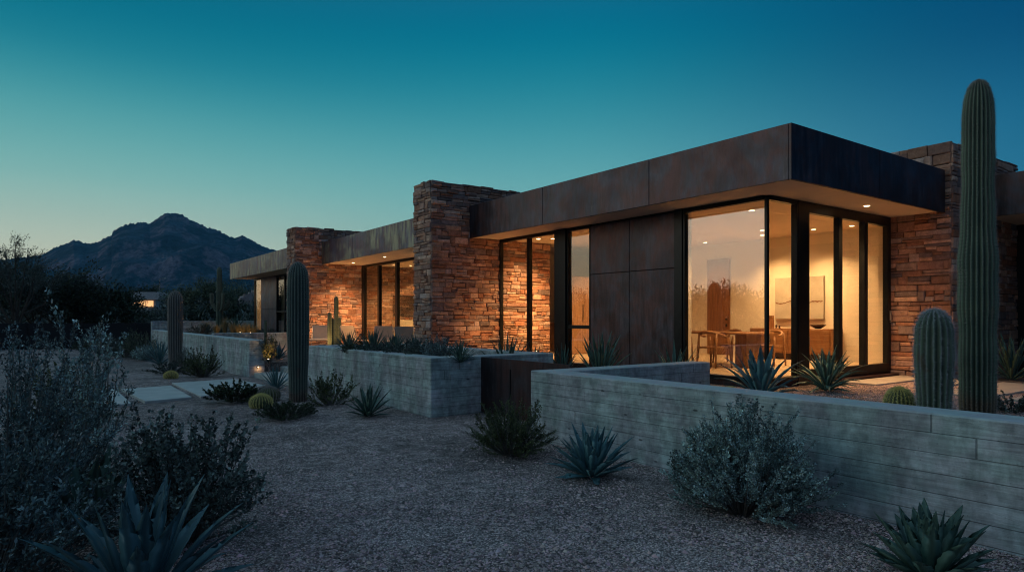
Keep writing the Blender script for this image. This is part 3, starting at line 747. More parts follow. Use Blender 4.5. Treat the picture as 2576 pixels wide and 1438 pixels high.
m.add(V[len(V)//2:], [(2*k, 2*k+1, 2*k+3, 2*k+2) for k in range(n)]); m.build('painted_streak', MT['rust'], pa)
m = MB(); m.lathe([(.05, 0), (.07, .01), (.15, .06), (.19, .10), (.18, .10), (.13, .06), (.05, .02)], 24); o = tag(m.build('bowl', MT['darkw'], smooth=True, loc=(15.5, onX(2058, 15.5), ZF+.781)), 'dark wooden bowl on the sideboard', 'bowl')
m = MB(); m.box(-.055, .055, -.055, .055, 0, .22, .004); m.box(-.03, .03, -.06, .055, .222, .30, .004); m.box(-.05, .05, -.05, .05, .302, .325, .004)
tag(m.build('sculpture', MT['wood'], loc=(15.5, onX(1940, 15.5), ZF+.781)), 'blocky wooden sculpture at the left end of the sideboard', 'sculpture')
for px, h, l in ((1953, .1, 'small dark figurine beside the wooden sculpture'), (1961, .08, 'smaller figurine nearer the painting')):
    m = MB(); m.lathe([(.025, 0), (.03, .01), (.018, h*.4), (.03, h*.6), (.022, h*.8), (.01, h)], 12); tag(m.build('figurine', MT['darkw'], smooth=True, loc=(15.45, onX(px, 15.45), ZF+.781)), l, 'figurine')
# kitchen
kc = empty('kitchen_cupboard', (13.5, 14.4, ZF), label='tall oak kitchen cupboards seen through the narrow window', cat='cupboard')
m = MB(); m.box(-1.2, 2.3, -.05, .28, 0, 2.25, .004); m.build('carcass', MT['woodl'], kc)
for k in range(5):
    x = -1.19+k*.66; m = MB(); m.box(x, x+.65, -.072, -.053, .02, 1.75, .003); d = m.build('door', MT['woodl'], kc); m.box(x, x+.65, -.073, -.053, 1.765, 2.24, .003)
    m = MB(); m.box(x+.56, x+.58, -.09, -.074, .95, 1.45, .002); m.build('handle', MT['blk'], d)
for k in range(5):
    x = -1.19+k*.66; m = MB(); m.box(x, x+.65, -.072, -.053, 1.765, 2.24, .003); m.build('upper_door', MT['woodl'], kc)
m = MB(); m.box(12.4, 13.6, 15.9, 16.5, ZF, ZF+.9, .004); e2 = tag(m.build('kitchen_island', MT['wood']), 'brown timber kitchen counter behind the inner stone wall', 'counter')
m = MB(); m.box(12.0, 12.9, 16.6, 16.89, ZF, ZF+2.0, .004); tag(m.build('refrigerator', MT['screen']), 'dark refrigerator in the kitchen beside the thick post', 'refrigerator')
# living room
tv = empty('television', (12.9, 25.15, ZC+.48), label='black television mounted on the far stone wall', cat='television')
m = MB(); m.box(-.9, .9, -.08, -.03, -.45, .46, .006); m.build('screen', MT['screen'], tv)
m = MB(); m.box(-.3, .3, -.03, .05, -.2, .2, .004); m.build('bracket', MT['blk'], tv)
m = MB(); m.box(11.95, 14.3, 24.55, 25.1, ZF, ZF+.95, .006); tag(m.build('media_cabinet', MT['cream']), 'pale cabinet under the television', 'cabinet')
# patio chairs
def patio_chair(x, y, rz, label):
    e = empty('patio_chair', (x, y, ZG+.02), rz, label, 'chair', 'cream patio chairs in front of the glass wall')
    def curved(pts, name, w=.29, t=.035):
        m = MB(); V = []
        n = len(pts)
        for (yy, zz) in pts: V += [(-w, yy, zz), (w, yy, zz), (w, yy, zz+t), (-w, yy, zz+t)]
        Fc = [(3, 2, 1, 0), (4*n-4, 4*n-3, 4*n-2, 4*n-1)]
        for i in range(n-1):
            for k in range(4): Fc.append((4*i+k, 4*i+(k+1) % 4, 4*i+4+(k+1) % 4, 4*i+4+k))
        m.add(V, Fc); m.build(name, MT['fabric'], e)
    curved([(.36, .40), (.3, .41), (.1, .375), (-.15, .36), (-.2, .37)], 'seat')
    curved([(-.2, .38), (-.26, .44), (-.32, .6), (-.38, .8), (-.42, .9)], 'backrest')
    for s in (-1, 1):
        m = MB(); m.tube([(s*.31, .36, 0), (s*.31, .33, .39), (s*.31, -.18, .36), (s*.31, -.42, .9)], .014, 6); m.build('side_frame', MT['steel'], e)
        m = MB(); m.tube([(s*.31, -.1, .36), (s*.31, -.36, 0)], .014, 6); m.build('leg', MT['steel'], e)
x, y = at(803, 23.9); patio_chair(x, y, R(150), 'cream sling chair between the large cactus and the lit column cacti')
for i, (px, d, a, l) in enumerate(((893, 22.6, 200, 'second patio chair, behind the planter agaves, below the far pier'), (968, 21.6, 160, 'patio chair in front of the glass wall'), (1026, 20.6, 170, 'patio chair next to the middle stone pier'))):
    x, y = at(px, d); patio_chair(x, y, R(a), l)

# ---------------------------------------------------------------- plants
def agave(name, x, y, z, n, L, W, lo, hi, seed, mat, label, curve=.35, group=None, cup=.22, cat='agave', flop=0, edgec=1.35, rot=0):
    r = random.Random(seed); m = MB()
    prof = [(0, .62), (.08, .55), (.2, .68), (.42, 1.0), (.6, .93), (.78, .6), (.9, .3), (1, .02)]
    def wd(s):
        for (a, b), (c, d) in zip(prof, prof[1:]):
            if s <= c: return b+(d-b)*(s-a)/(c-a)
        return 0
    for k in range(n):
        q = (k+.5)/n                       # 0 centre .. 1 outer
        phi = rot+k*2.39996+r.uniform(-.2, .2)
        al = R(lo+(hi-lo)*q**.85+r.uniform(-6, 6)); ll = L*(.72+.33*math.sin(math.pi*min(1, q*.75+.25)))*r.uniform(.85, 1.1)
        cv = curve*r.uniform(.3, 1.5)*(.3+q)+flop*q*r.random()
        rad = Vector((math.cos(phi), math.sin(phi), 0)); side = Vector((-math.sin(phi), math.cos(phi), 0)); twist = r.uniform(-.25, .25)
        p = rad*(W*.5+.25*W*q)+Vector((0, 0, .02+.10*L*(1-q))); NS = 12; V = []; Cc = []
        br = r.uniform(.75, 1.2)
        for i in range(NS+1):
            s = i/NS; a = al-cv*.35+cv*s**1.4*(1 if q > .25 else .4)
            t = rad*math.sin(a)+Vector((0, 0, math.cos(a)))
            nrm = t.cross(side); nrm.normalize()
            if nrm.dot(rad) > 0: nrm = -nrm            # faces the centre / up
            sd = (side*math.cos(twist*s)+nrm*math.sin(twist*s))
            w = W*wd(s)*.5*(1+(.10 if i % 2 else -.03)); c = w*cup*2; th = max(.002, w*.28*(1-s*.6))
            V += [p-sd*w+nrm*c, p-sd*w*.45+nrm*c*.25, p-nrm*.0, p+sd*w*.45+nrm*c*.25, p+sd*w+nrm*c, p-nrm*th]
            Cc += [(edgec*br,)*3, (br,)*3, (br*.9,)*3, (br,)*3, (edgec*br,)*3, (br*.85,)*3]
            p = p+t*(ll/NS)
        o = len(m.v); m.v += [tuple(v) for v in V]; m.c += Cc
        for i in range(NS):
            for k2 in range(6):
                m.f.append((o+6*i+k2, o+6*i+(k2+1) % 6, o+6*i+6+(k2+1) % 6, o+6*i+6+k2))
        m.f.append(tuple(o+6*NS+k2 for k2 in range(6)))
    ob = m.build(name, MT[mat], smooth=True, loc=(x, y, z), col=True)
    return tag(ob, label, cat, group)
def G_(px, py, z=0): return gp(px, py, z)
AG = 'agaves in the gravel'
x, y = at(352, 3.6); agave('agave', x, y, -.02, 32, .64, .105, 3, 76, 1, 'agave_shaded', 'largest blue agave in the dark lower left corner', .3, AG)
x, y = G_(1488, 1203); agave('agave', x, y, 0, 44, .47, .085, 2, 84, 2, 'agave', 'blue green agave against the concrete wall beside the silver bush', .2, AG)
x, y = G_(2338, 1462); agave('agave', x, y, 0, 40, .40, .10, 2, 78, 3, 'agaveg', 'dark agave at the bottom right in front of the wall', .15, AG)
x, y = G_(926, 1049); agave('agave', x, y, 0, 34, .47, .065, 5, 84, 4, 'agaveg', 'green agave at the foot of the planter wall', .25, AG)
x, y = at(1914, 10.0); agave('agave', x, y, ZG, 26, .70, .105, 5, 88, 5, 'agave', 'blue agave just behind the wall under the thin corner post', .5, AG, rot=.5)
x, y = G_(2080, 984, ZG); agave('agave', x, y, ZG, 52, .66, .075, 4, 92, 6, 'agaveg', 'dense pale edged agave beneath the thick corner post', .6, AG, edgec=2.6, flop=.5)
x, y = at(1510, 12.4); agave('agave', x, y, ZG, 30, .88, .075, 2, 48, 7, 'agaveg', 'upright agave in front of the bronze clad bay', .25, AG, edgec=1.8)
x, y = at(1697, 11.6); agave('agave', x, y, ZG, 20, .72, .06, 5, 60, 8, 'agaveg', 'small agave peeking over the wall end near the large pane', .3, AG, edgec=1.9)
x, y = G_(2545, 956, ZG); agave('agave', x, y, ZG, 30, .85, .08, 5, 80, 9, 'agaveg', 'loose agave at the right edge under the dark roof', .5, AG, edgec=1.6)
x, y = G_(694, 984); agave('agave', x, y, 0, 46, .50, .035, 5, 70, 10, 'agave', 'narrow leaved blue agave beside the tall cactus and steps', .2, AG)
x, y = G_(700, 905, ZG); agave('agave', x, y, ZG, 34, .45, .06, 5, 75, 11, 'agave', 'agave lit from below behind the garden steps', .2, AG)
x, y = G_(402, 918); agave('yucca', x, y, 0, 80, .85, .03, 5, 80, 12, 'agave', 'spiky yucca left of the far saguaro', .2, None, cat='yucca')
ZPL = .84; PG = 'spiky plants in the middle planter'
for i, (px, d, n, L, W, mt, l) in enumerate(((1158, 10.9, 60, .36, .022, 'agaveg', 'yucca at the near corner of the planter'), (877, 14.0, 50, .45, .04, 'agaveg', 'leftmost agave in the planter row'),
        (938, 13.3, 60, .50, .035, 'agaveg', 'yucca in the planter below the patio chair'), (992, 12.9, 60, .42, .035, 'agaveg', 'yucca in the planter below the glass wall'), (1045, 12.6, 40, .38, .035, 'agaveg', 'agave in the planter below the middle pier'))):
    x, y = at(px, d); agave('yucca' if n == 60 else 'agave', x, y, ZPL, n, L, W, 3, 80, 20+i, mt, l, .2, PG, cat='yucca' if n == 60 else 'agave', edgec=1.5)
x, y = at(1275, 12.8); agave('agave', x, y, ZG, 24, .82, .055, 3, 55, 31, 'agaveg', 'agave behind the planter in front of the inner stone wall', .3, AG, edgec=1.6)
x, y = at(1345, 12.9); agave('agave', x, y, ZG, 20, .66, .05, 3, 55, 32, 'agaveg', 'low agave at the far end of the planter wall', .3, AG, edgec=1.6)
x, y = at(1415, 13.2); agave('agave', x, y, ZG, 24, .62, .045, 3, 60, 33, 'agaveg', 'small agave at the foot of the thick black post', .3, AG, edgec=1.3)

def shrub(name, x, y, z, w, h, n, seed, mat, label, leaf=.03, lw=.5, stems=60, droop=0, spread=1.0, group=None, stick=0, jit=.6, dens=.35, cat='shrub', tw='twig', flat=1.0):
    """many arching stems from one base, leaves along the outer part of each and of its side twigs"""
    rs = np.random.RandomState(seed); r = random.Random(seed); e = empty(name, (x, y, z), 0, label, cat, group)
    st = MB(); P = []; D = []; K = []; per = max(4, n//(stems*5))
    for s in range(stems):
        ph = r.uniform(0, 2*math.pi); q = r.random()**.42
        tip = Vector((math.cos(ph)*w*.5*q*spread, math.sin(ph)*w*.5*q*spread, h*(.05+.95*math.sqrt(max(0, 1-q*q*flat)))*r.uniform(.72, 1.04)))
        if stick and r.random() < stick: tip = tip*1.16
        b = Vector((math.cos(ph)*w*.10*q, math.sin(ph)*w*.10*q, 0))
        mid = b.lerp(tip, .5)+Vector((math.cos(ph), math.sin(ph), 0))*w*.05*r.uniform(-.6, 1.4)+Vector((0, 0, h*.02))
        pts = [b, mid, tip]
        st.tube([b, b.lerp(mid, .5), mid, mid.lerp(tip, .5), tip], [.004+h*.006, .004+h*.004, .0035+h*.002, .002+h*.001, .0012], 4, cap=False)
        def bez(t): return b*(1-t)**2+mid*2*t*(1-t)+tip*t*t
        tws = [(bez(.35), tip, 1.0)]
        for k in range(4):
            t = r.uniform(.2, .95); o = bez(t); dd = (Vector((r.gauss(0, .6), r.gauss(0, .6), r.uniform(0, .7)))+(tip-b).normalized()*1.1).normalized()*(h*.22*r.uniform(.5, 1.2))
            tws.append((o, o+dd, .6)); st.tube([o, o+dd], [.0022, .001], 3, cap=False)
        for o, t2, wt in tws:
            k = per*(2 if wt == 1 else 1)
            tt = rs.uniform(0, 1, k)**.75; A = np.array(o)[None]+(np.array(t2)-np.array(o))[None]*tt[:, None]
            P.append(A+rs.normal(0, .004+h*.004, (k, 3))); D.append(np.repeat(np.array((t2-o).normalized())[None], k, 0)); K.append(np.full((k, 1), r.choice((.45, .7, .9, 1.1, 1.35))))  # dim and bright twigs paint dark gaps and highlights into the foliage
    P = np.concatenate(P); D = np.concatenate(D); P[:, 2] = np.maximum(P[:, 2], .01)
    V, C = leaves(P, D, leaf, lw, rs, jit); C = C*np.concatenate(K)
    link('foliage', quads_mesh('foliage', V, C), MT[mat], e); st.build('stem', MT[tw], e)
    return e
x, y = G_(1868, 1290); shrub('silver_shrub', x, y, 0, 1.2, .86, 72000, 1, 'sage', 'rounded silver grey bush in front of the long concrete wall', .020, .6, 220, stick=.12)
x, y = G_(1282, 1140); shrub('green_shrub', x, y, 0, 1.0, .60, 24000, 2, 'olive', 'dark green bush in front of the steel gate', .017, .5, 120, stick=.2)
x, y = G_(832, 1022); shrub('creosote_bush', x, y, 0, .88, .66, 4200, 3, 'olive', 'airy creosote bush right of the tall cactus', .028, .6, 45, stick=.3)
x, y = G_(718, 1054); shrub('green_shrub', x, y, 0, 1.05, .30, 9000, 4, 'green', 'low dark mound at the foot of the tall cactus', .022, .5, 90, flat=.9)
x, y = G_(590, 1012); shrub('green_shrub', x, y, .02, 1.1, .36, 5200, 5, 'green', 'low dark bush beside the path and the golden cactus', .034, .8, 70, stick=.25)
x, y = G_(512, 947); shrub('green_shrub', x, y, 0, 1.05, .78, 7000, 6, 'olive', 'rounded bush against the far concrete wall', .03, .6, 70, stick=.2)
x, y = G_(430, 938); shrub('green_shrub', x, y, 0, 1.5, .35, 4500, 7, 'dusty', 'low spreading bush round the base of the far saguaro', .035, .5, 60)
x, y = at(468, 20.5); shrub('dry_shrub', x, y, 0, .8, .75, 3000, 8, 'dusty', 'thin grey bush behind the rounded wall bush', .03, .3, 50)
BG = 'bushes along the black fence'
for i, (px, py, w, h, mt, l) in enumerate(((258, 889, 1.6, .95, 'dusty', 'grey bush left of centre along the fence'), (305, 900, 1.3, .7, 'dusty', 'small dark bush between two grey bushes at the fence'),
        (350, 902, 1.7, 1.25, 'palo', 'tallest bush along the fence, beside the wall end'), (368, 906, 1.2, .6, 'sage', 'pale bush under the wall end'), (218, 884, 1.4, .6, 'green', 'leftmost dark bush along the fence'))):
    x, y = G_(px, py); shrub('fence_shrub', x, y, 0, w, h, 4200, 40+i, mt, l, .045, .45, 70, group=BG)
# two big bushes of the left foreground
x, y = at(15, 5.0); shrub('silver_bush', x, y, 0, 1.5, 1.52, 30000, 50, 'sagebig', 'huge silver leaved bush filling the left edge', .022, .5, 120, stick=.35, spread=1.0)
x, y = at(-40, 3.9); shrub('silver_bush', x, y, 0, 1.5, .95, 22000, 51, 'sagebig', 'dark tangle of bush at the lower left edge', .03, .45, 130, stick=.1)
x, y = at(205, 6.4); shrub('silver_bush', x, y, 0, 1.1, 1.68, 5000, 52, 'sage', 'tall bare stemmed bush with pale upright tips', .035, .5, 26, stick=.4, spread=.9)
x, y = at(468, 4.75); shrub('leafy_bush', x, y, 0, 1.05, .98, 13000, 53, 'leafy', 'round leaved bush behind the largest agave', .026, .85, 95, stick=.3)
x, y = at(160, 9.5); shrub('green_shrub', x, y, 0, 1.3, .95, 7000, 54, 'olive', 'dark bush behind the huge silver bush', .035, .6, 80)
x, y = at(225, 4.9); agave('agave', x, y, 0, 16, .55, .11, 8, 60, 55, 'agaveg', 'dark broad leaved agave between the two left bushes', .3, AG)
# court and planter shrubs
x, y = G_(677, 912, ZG); shrub('green_shrub', x, y, ZG, .55, .8, 3000, 60, 'olive', 'bush lit warm behind the garden steps', .03, .6, 40)
PS = 'bushes in the middle planter'
for i, (px, d, w, h, mt, l) in enumerate(((905, 13.6, .8, .30, 'green', 'low planter bush at the left'), (965, 13.0, .8, .32, 'dusty', 'planter bush between the two yuccas'),
        (1018, 12.4, .9, .36, 'dusty', 'planter bush below the stone pier corner'), (1062, 11.9, .8, .40, 'dusty', 'planter bush left of the grey planter bush'), (1105, 11.5, .8, .46, 'sagebig', 'taller grey planter bush next to the corner yucca'))):
    x, y = at(px, d); shrub('planter_shrub', x, y, ZPL, w, h, 3600, 61+i, mt, l, .028, .4, 60, group=PS)
x, y = G_(2545, 1034, ZG); shrub('green_shrub', x, y, ZG, .7, .24, 2500, 70, 'dusty', 'low dark bush right of the tallest cactus base', .03, .6, 40)
def grass(x, y, z, h, n, seed, label, w=.25):
    rs = np.random.RandomState(seed); a = rs.uniform(0, 6.28, n); q = rs.uniform(0, 1, n)**.6
    B = np.stack([np.cos(a)*w*.2*q, np.sin(a)*w*.2*q, np.zeros(n)], 1)
    T = B+np.stack([np.cos(a)*w*q, np.sin(a)*w*q, h*rs.uniform(.6, 1.1, n)], 1); M_ = (B+T)/2+np.stack([-np.cos(a)*w*.1, -np.sin(a)*w*.1, np.full(n, h*.1)], 1)
    s = np.stack([-np.sin(a), np.cos(a), np.zeros(n)], 1)*.006
    V = np.concatenate([np.stack([B-s, B+s, M_+s*.8, M_-s*.8], 1), np.stack([M_-s*.8, M_+s*.8, T+s*.1, T-s*.1], 1)])
    C = np.tile(np.repeat(rs.uniform(.7, 1.3, (n, 1)), 3, 1), (2, 1))
    tag(link('grass_tuft', quads_mesh('grass_tuft', V, C), MT['grass'], loc=(x, y, z)), label, 'grass', 'dry grasses in the raised bed')
for i, (px, d, h, l) in enumerate(((520, 30, .55, 'dark grass tuft left of the armed cactus'), (566, 30.5, .75, 'tall pale grass tuft right of the armed cactus'), (586, 29.5, .5, 'grass tuft left of the brightest one'), (600, 29, .45, 'brightest lit grass tuft in the raised bed'),
        (614, 28.6, .45, 'lit grass tuft in the middle of the bed'), (628, 28.2, .5, 'lit grass tuft right of the middle one'), (641, 28, .4, 'rightmost short grass tuft by the cladding'), (545, 29, .45, 'grass tuft at the foot of the armed cactus'))):
    x, y = at(px, d); grass(x, y, .86, h, 260, 80+i, l, .3)
x, y = at(505, 29.5); shrub('grey_shrub', x, y, .86, 1.2, .55, 2600, 90, 'dusty', 'grey bush at the left of the raised bed', .05, .3, 50)
x, y = at(592, 31.5); agave('agave', x, y, .86, 40, .8, .06, 5, 75, 91, 'agaveg', 'agave silhouetted against the plain far wall', .4, AG)
x, y = at(672, 27.2); shrub('grey_shrub', x, y, .86, .9, .35, 1600, 92, 'dusty', 'low bush by the far cladding', .05, .3, 40)

# ---------------------------------------------------------------- cacti
def ribbed(pts, rads, ribs, depth=.16, seg=4, dome=True):
    """ribbed column along pts (closely spaced); returns mesh data and areoles"""
    m = MB(); AR = []; n = len(pts); S = ribs*seg; prev = None
    for i, p in enumerate(pts):
        t = (pts[min(i+1, n-1)]-pts[max(i-1, 0)]).normalized()
        if prev is None: u = t.cross(Vector((0, 1, 0))).normalized() if abs(t.y) < .9 else t.cross(Vector((1, 0, 0))).normalized()
        else: u = (prev-t*prev.dot(t)).normalized()
        prev = u; w = t.cross(u)
        for k in range(S):
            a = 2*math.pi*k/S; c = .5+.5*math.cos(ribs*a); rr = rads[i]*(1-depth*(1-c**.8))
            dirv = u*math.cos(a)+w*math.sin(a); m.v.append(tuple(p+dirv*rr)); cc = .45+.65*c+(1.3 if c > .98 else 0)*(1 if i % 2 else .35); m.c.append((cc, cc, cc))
            if k % seg == 0: AR.append((p+dirv*rr*1.0, dirv, t, i))
    for i in range(n-1):
        for k in range(S): m.f.append((i*S+k, i*S+(k+1) % S, (i+1)*S+(k+1) % S, (i+1)*S+k))
    m.f.append(tuple((n-1)*S+k for k in range(S)))
    return m, AR
def spines(AR, step, per, length, width, rs, up=0.2):
    P = []; D = []
    for (p, d, t, i) in AR:
        if i % step: continue
        for _ in range(per): P.append(p); D.append(d+t*up)
    P = np.array([tuple(p) for p in P]); D = np.array([tuple(d) for d in D]); N = len(P)
    P = P+rs.normal(0, .002, (N, 3))
    d = D+rs.normal(0, .55, (N, 3)); d /= np.linalg.norm(d, axis=1, keepdims=True)
    s = np.cross(d, rs.normal(0, 1, (N, 3))); s /= np.linalg.norm(s, axis=1, keepdims=True)
    L = length*rs.uniform(.5, 1.2, (N, 1))
    return np.stack([P-s*width, P+s*width, P+d*L], 1)
def column(h, R0, prof, lean=0, dz=.02, top=None):
    pts = []; rads = []; z = 0; dome = top or R0*1.1
    while z < h:
        f = z/h; r = np.interp(f, [a for a, b in prof], [b for a, b in prof])*R0
        if z > h-dome: r *= math.sqrt(max(.004, 1-((z-(h-dome))/dome)**2))
        pts.append(Vector((lean*f*f, 0, z))); rads.append(float(r)); z += dz if z < h-dome*.4 else dz*.4
    pts.append(Vector((lean, 0, h))); rads.append(.004)
    return pts, rads
def cactus(name, x, y, z, h, R0, ribs, prof, label, seed, mat='saguaro', sp='spineb', sl=.03, sw=.0012, step=2, per=5, depth=.16, lean=0, arms=(), cat='cactus', group=None, dz=.02, top=None, rz=0, up=.2, bumpy=0, woody=0):
    e = empty(name, (x, y, z), rz, label, cat, group); rs = np.random.RandomState(seed)
    pts, rads = column(h, R0, prof, lean, dz, top)
    if bumpy: rads = [r*(1+bumpy*math.sin(p.z*7.3)*math.sin(p.z*3.1+1)) for r, p in zip(rads, pts)]
    m, AR = ribbed(pts, rads, ribs, depth); V = [spines(AR, step, per, sl, sw, rs, up)]
    if woody:
        rw = random.Random(seed)
        for q_, v_ in enumerate(m.v):
            k_ = max(0, min(1, (woody-v_[2]+.12*noise.noise(Vector((v_[0]*9, v_[1]*9, v_[2]*5))))/.15))
            if noise.noise(Vector((v_[0]*6+seed, v_[1]*6, v_[2]*2.2))) > .52: k_ = max(k_, .8)
            c_ = m.c[q_]; m.c[q_] = (c_[0]*(1+.35*k_), c_[1]*(1-.22*k_), c_[2]*(1-.25*k_))
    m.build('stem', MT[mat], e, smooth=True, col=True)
    for (path, r0, rb) in arms:
        P = []; path = [Vector(p) for p in path]
        for i in range(len(path)-1):
            p0 = path[max(0, i-1)]; p1 = path[i]; p2 = path[i+1]; p3 = path[min(len(path)-1, i+2)]
            for k in range(8):
                t = k/8; P.append(.5*((2*p1)+(-p0+p2)*t+(2*p0-5*p1+4*p2-p3)*t*t+(-p0+3*p1-3*p2+p3)*t**3))
        P.append(path[-1]); N_ = len(P)
        rr = [r0*(.72+.28*min(1, i/(N_*.4)))*math.sqrt(max(.01, 1-max(0, (i-(N_-5))/5)**2)) for i in range(N_)]
        ma, A2 = ribbed(P, rr, rb, depth); ma.build('arm', MT[mat], e, smooth=True, col=True); V.append(spines(A2, 1, 3, sl, sw, rs))
    V = np.concatenate(V); link('spines', quads_mesh('spines', V, rs.uniform(.7, 1.2, (len(V), 1)).repeat(3, 1)), MT[sp], e)
    return e
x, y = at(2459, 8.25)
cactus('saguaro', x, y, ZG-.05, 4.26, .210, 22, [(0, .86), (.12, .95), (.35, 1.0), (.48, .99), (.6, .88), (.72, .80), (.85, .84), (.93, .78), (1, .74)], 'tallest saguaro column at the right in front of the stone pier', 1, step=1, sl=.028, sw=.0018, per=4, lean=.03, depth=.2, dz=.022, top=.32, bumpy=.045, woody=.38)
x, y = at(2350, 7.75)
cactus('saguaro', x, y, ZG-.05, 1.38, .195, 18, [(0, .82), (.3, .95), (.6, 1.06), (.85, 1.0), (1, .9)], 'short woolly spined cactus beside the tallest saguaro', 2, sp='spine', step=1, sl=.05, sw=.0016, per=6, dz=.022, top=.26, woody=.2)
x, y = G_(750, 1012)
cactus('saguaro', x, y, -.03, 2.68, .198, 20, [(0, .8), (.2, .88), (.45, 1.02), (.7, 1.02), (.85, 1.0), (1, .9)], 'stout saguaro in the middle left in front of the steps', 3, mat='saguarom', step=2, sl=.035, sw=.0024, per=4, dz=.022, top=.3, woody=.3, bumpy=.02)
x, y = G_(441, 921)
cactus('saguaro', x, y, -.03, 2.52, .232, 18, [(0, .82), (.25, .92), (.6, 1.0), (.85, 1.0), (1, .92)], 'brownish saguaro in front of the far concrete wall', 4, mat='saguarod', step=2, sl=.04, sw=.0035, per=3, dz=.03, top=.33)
x, y = at(552, 33.5); k = 33.5/F
def ar(dx, dy, z): return (dx*k*.2604*.811, -dx*k*.2604*.585-dy, z)
zb = .86
def zc(cy): return ZC+(799-(468+cy*.2604))/F*33.5-zb
arms = (([ar(0, 0, zc(1215)), ar(-35, .02, zc(1190)), ar(-70, .02, zc(1130)), ar(-76, .02, zc(1080)), ar(-77, .02, zc(1035))], .085, 10),
        ([ar(10, 0, zc(1200)), ar(60, .02, zc(1180)), ar(82, .02, zc(1140)), ar(88, .02, zc(1102))], .075, 10),
        ([ar(0, .05, zc(1210)), ar(14, .25, zc(1180)), ar(22, .27, zc(1110)), ar(22, .27, zc(1035))], .08, 10),
        ([ar(-5, .05, zc(1200)), ar(-22, .22, zc(1170)), ar(-26, .24, zc(1120))], .06, 9))
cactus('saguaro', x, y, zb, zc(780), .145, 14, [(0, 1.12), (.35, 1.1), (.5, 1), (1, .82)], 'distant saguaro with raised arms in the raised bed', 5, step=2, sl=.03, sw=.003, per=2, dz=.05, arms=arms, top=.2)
LG = 'thin column cacti lit against the far stone pier'
for i, (px, d, ty, r0, l) in enumerate(((846, 23.2, 745, .085, 'taller thin column cactus glowing against the stone'), (829, 22.8, 785, .08, 'shorter thin column cactus beside the taller one'), (837, 23.3, 800, .06, 'lowest stem of the lit column cacti'), (854, 23.1, 798, .07, 'short right stem of the lit column cacti'))):
    x, y = at(px, d); h = ZC+(799-ty)/F*d-ZG
    cactus('column_cactus', x, y, ZG, h, r0, 9, [(0, .9), (.5, 1), (1, .9)], l, 6+i, step=3, sl=.02, sw=.002, per=2, dz=.04, group=LG, depth=.3)
x, y = at(668, 22.8); cactus('column_cactus', x, y, ZG, 1.15, .05, 9, [(0, .9), (.5, 1), (1, .9)], 'slim column cactus behind the far wall end', 15, step=3, sl=.02, sw=.002, per=2, dz=.04, depth=.3)
def barrel(x, y, z, r0, h, label, seed, sp='spineg', group='small golden barrel cacti'):
    prof = []
    e = empty('barrel_cactus', (x, y, z), 0, label, 'cactus', group); rs = np.random.RandomState(seed)
    pts = []; rads = []; n = 34
    for i in range(n+1):
        a = -R(50)+R(138)*i/n; pts.append(Vector((0, 0, h*.46+h*.54*math.sin(a)))); rads.append(max(.01, r0*math.cos(a)))
    m, AR = ribbed(pts, rads, 22, .12); m.build('stem', MT['barrel'], e, smooth=True, col=True)
    AR2 = []
    for (p, d, t, i) in AR:
        a = -R(50)+R(138)*i/n; AR2.append((p, (d*math.cos(a)+Vector((0, 0, math.sin(a)))).normalized(), t, i))
    V = spines(AR2, 1, 6, .035, .003, rs, .0); link('spines', quads_mesh('spines', V, None), MT[sp], e)
x, y = G_(657, 1026); barrel(x, y, -.02, .19, .26, 'golden barrel cactus nearest the tall cactus, in front', 1)
x, y = G_(676, 1010); barrel(x, y, -.02, .21, .30, 'darker barrel cactus just behind the golden one', 2, 'spineb')
x, y = G_(430, 953); barrel(x, y, -.02, .165, .22, 'golden barrel cactus in front of the far saguaro', 3)
x, y = at(2262, 8.2); barrel(x, y, ZG, .165, .35, 'golden barrel cactus behind the wall left of the woolly cactus', 4)
x, y = at(1838, 9.9); barrel(x, y, ZG, .13, .17, 'tiny barrel cactus under the large pane', 5)

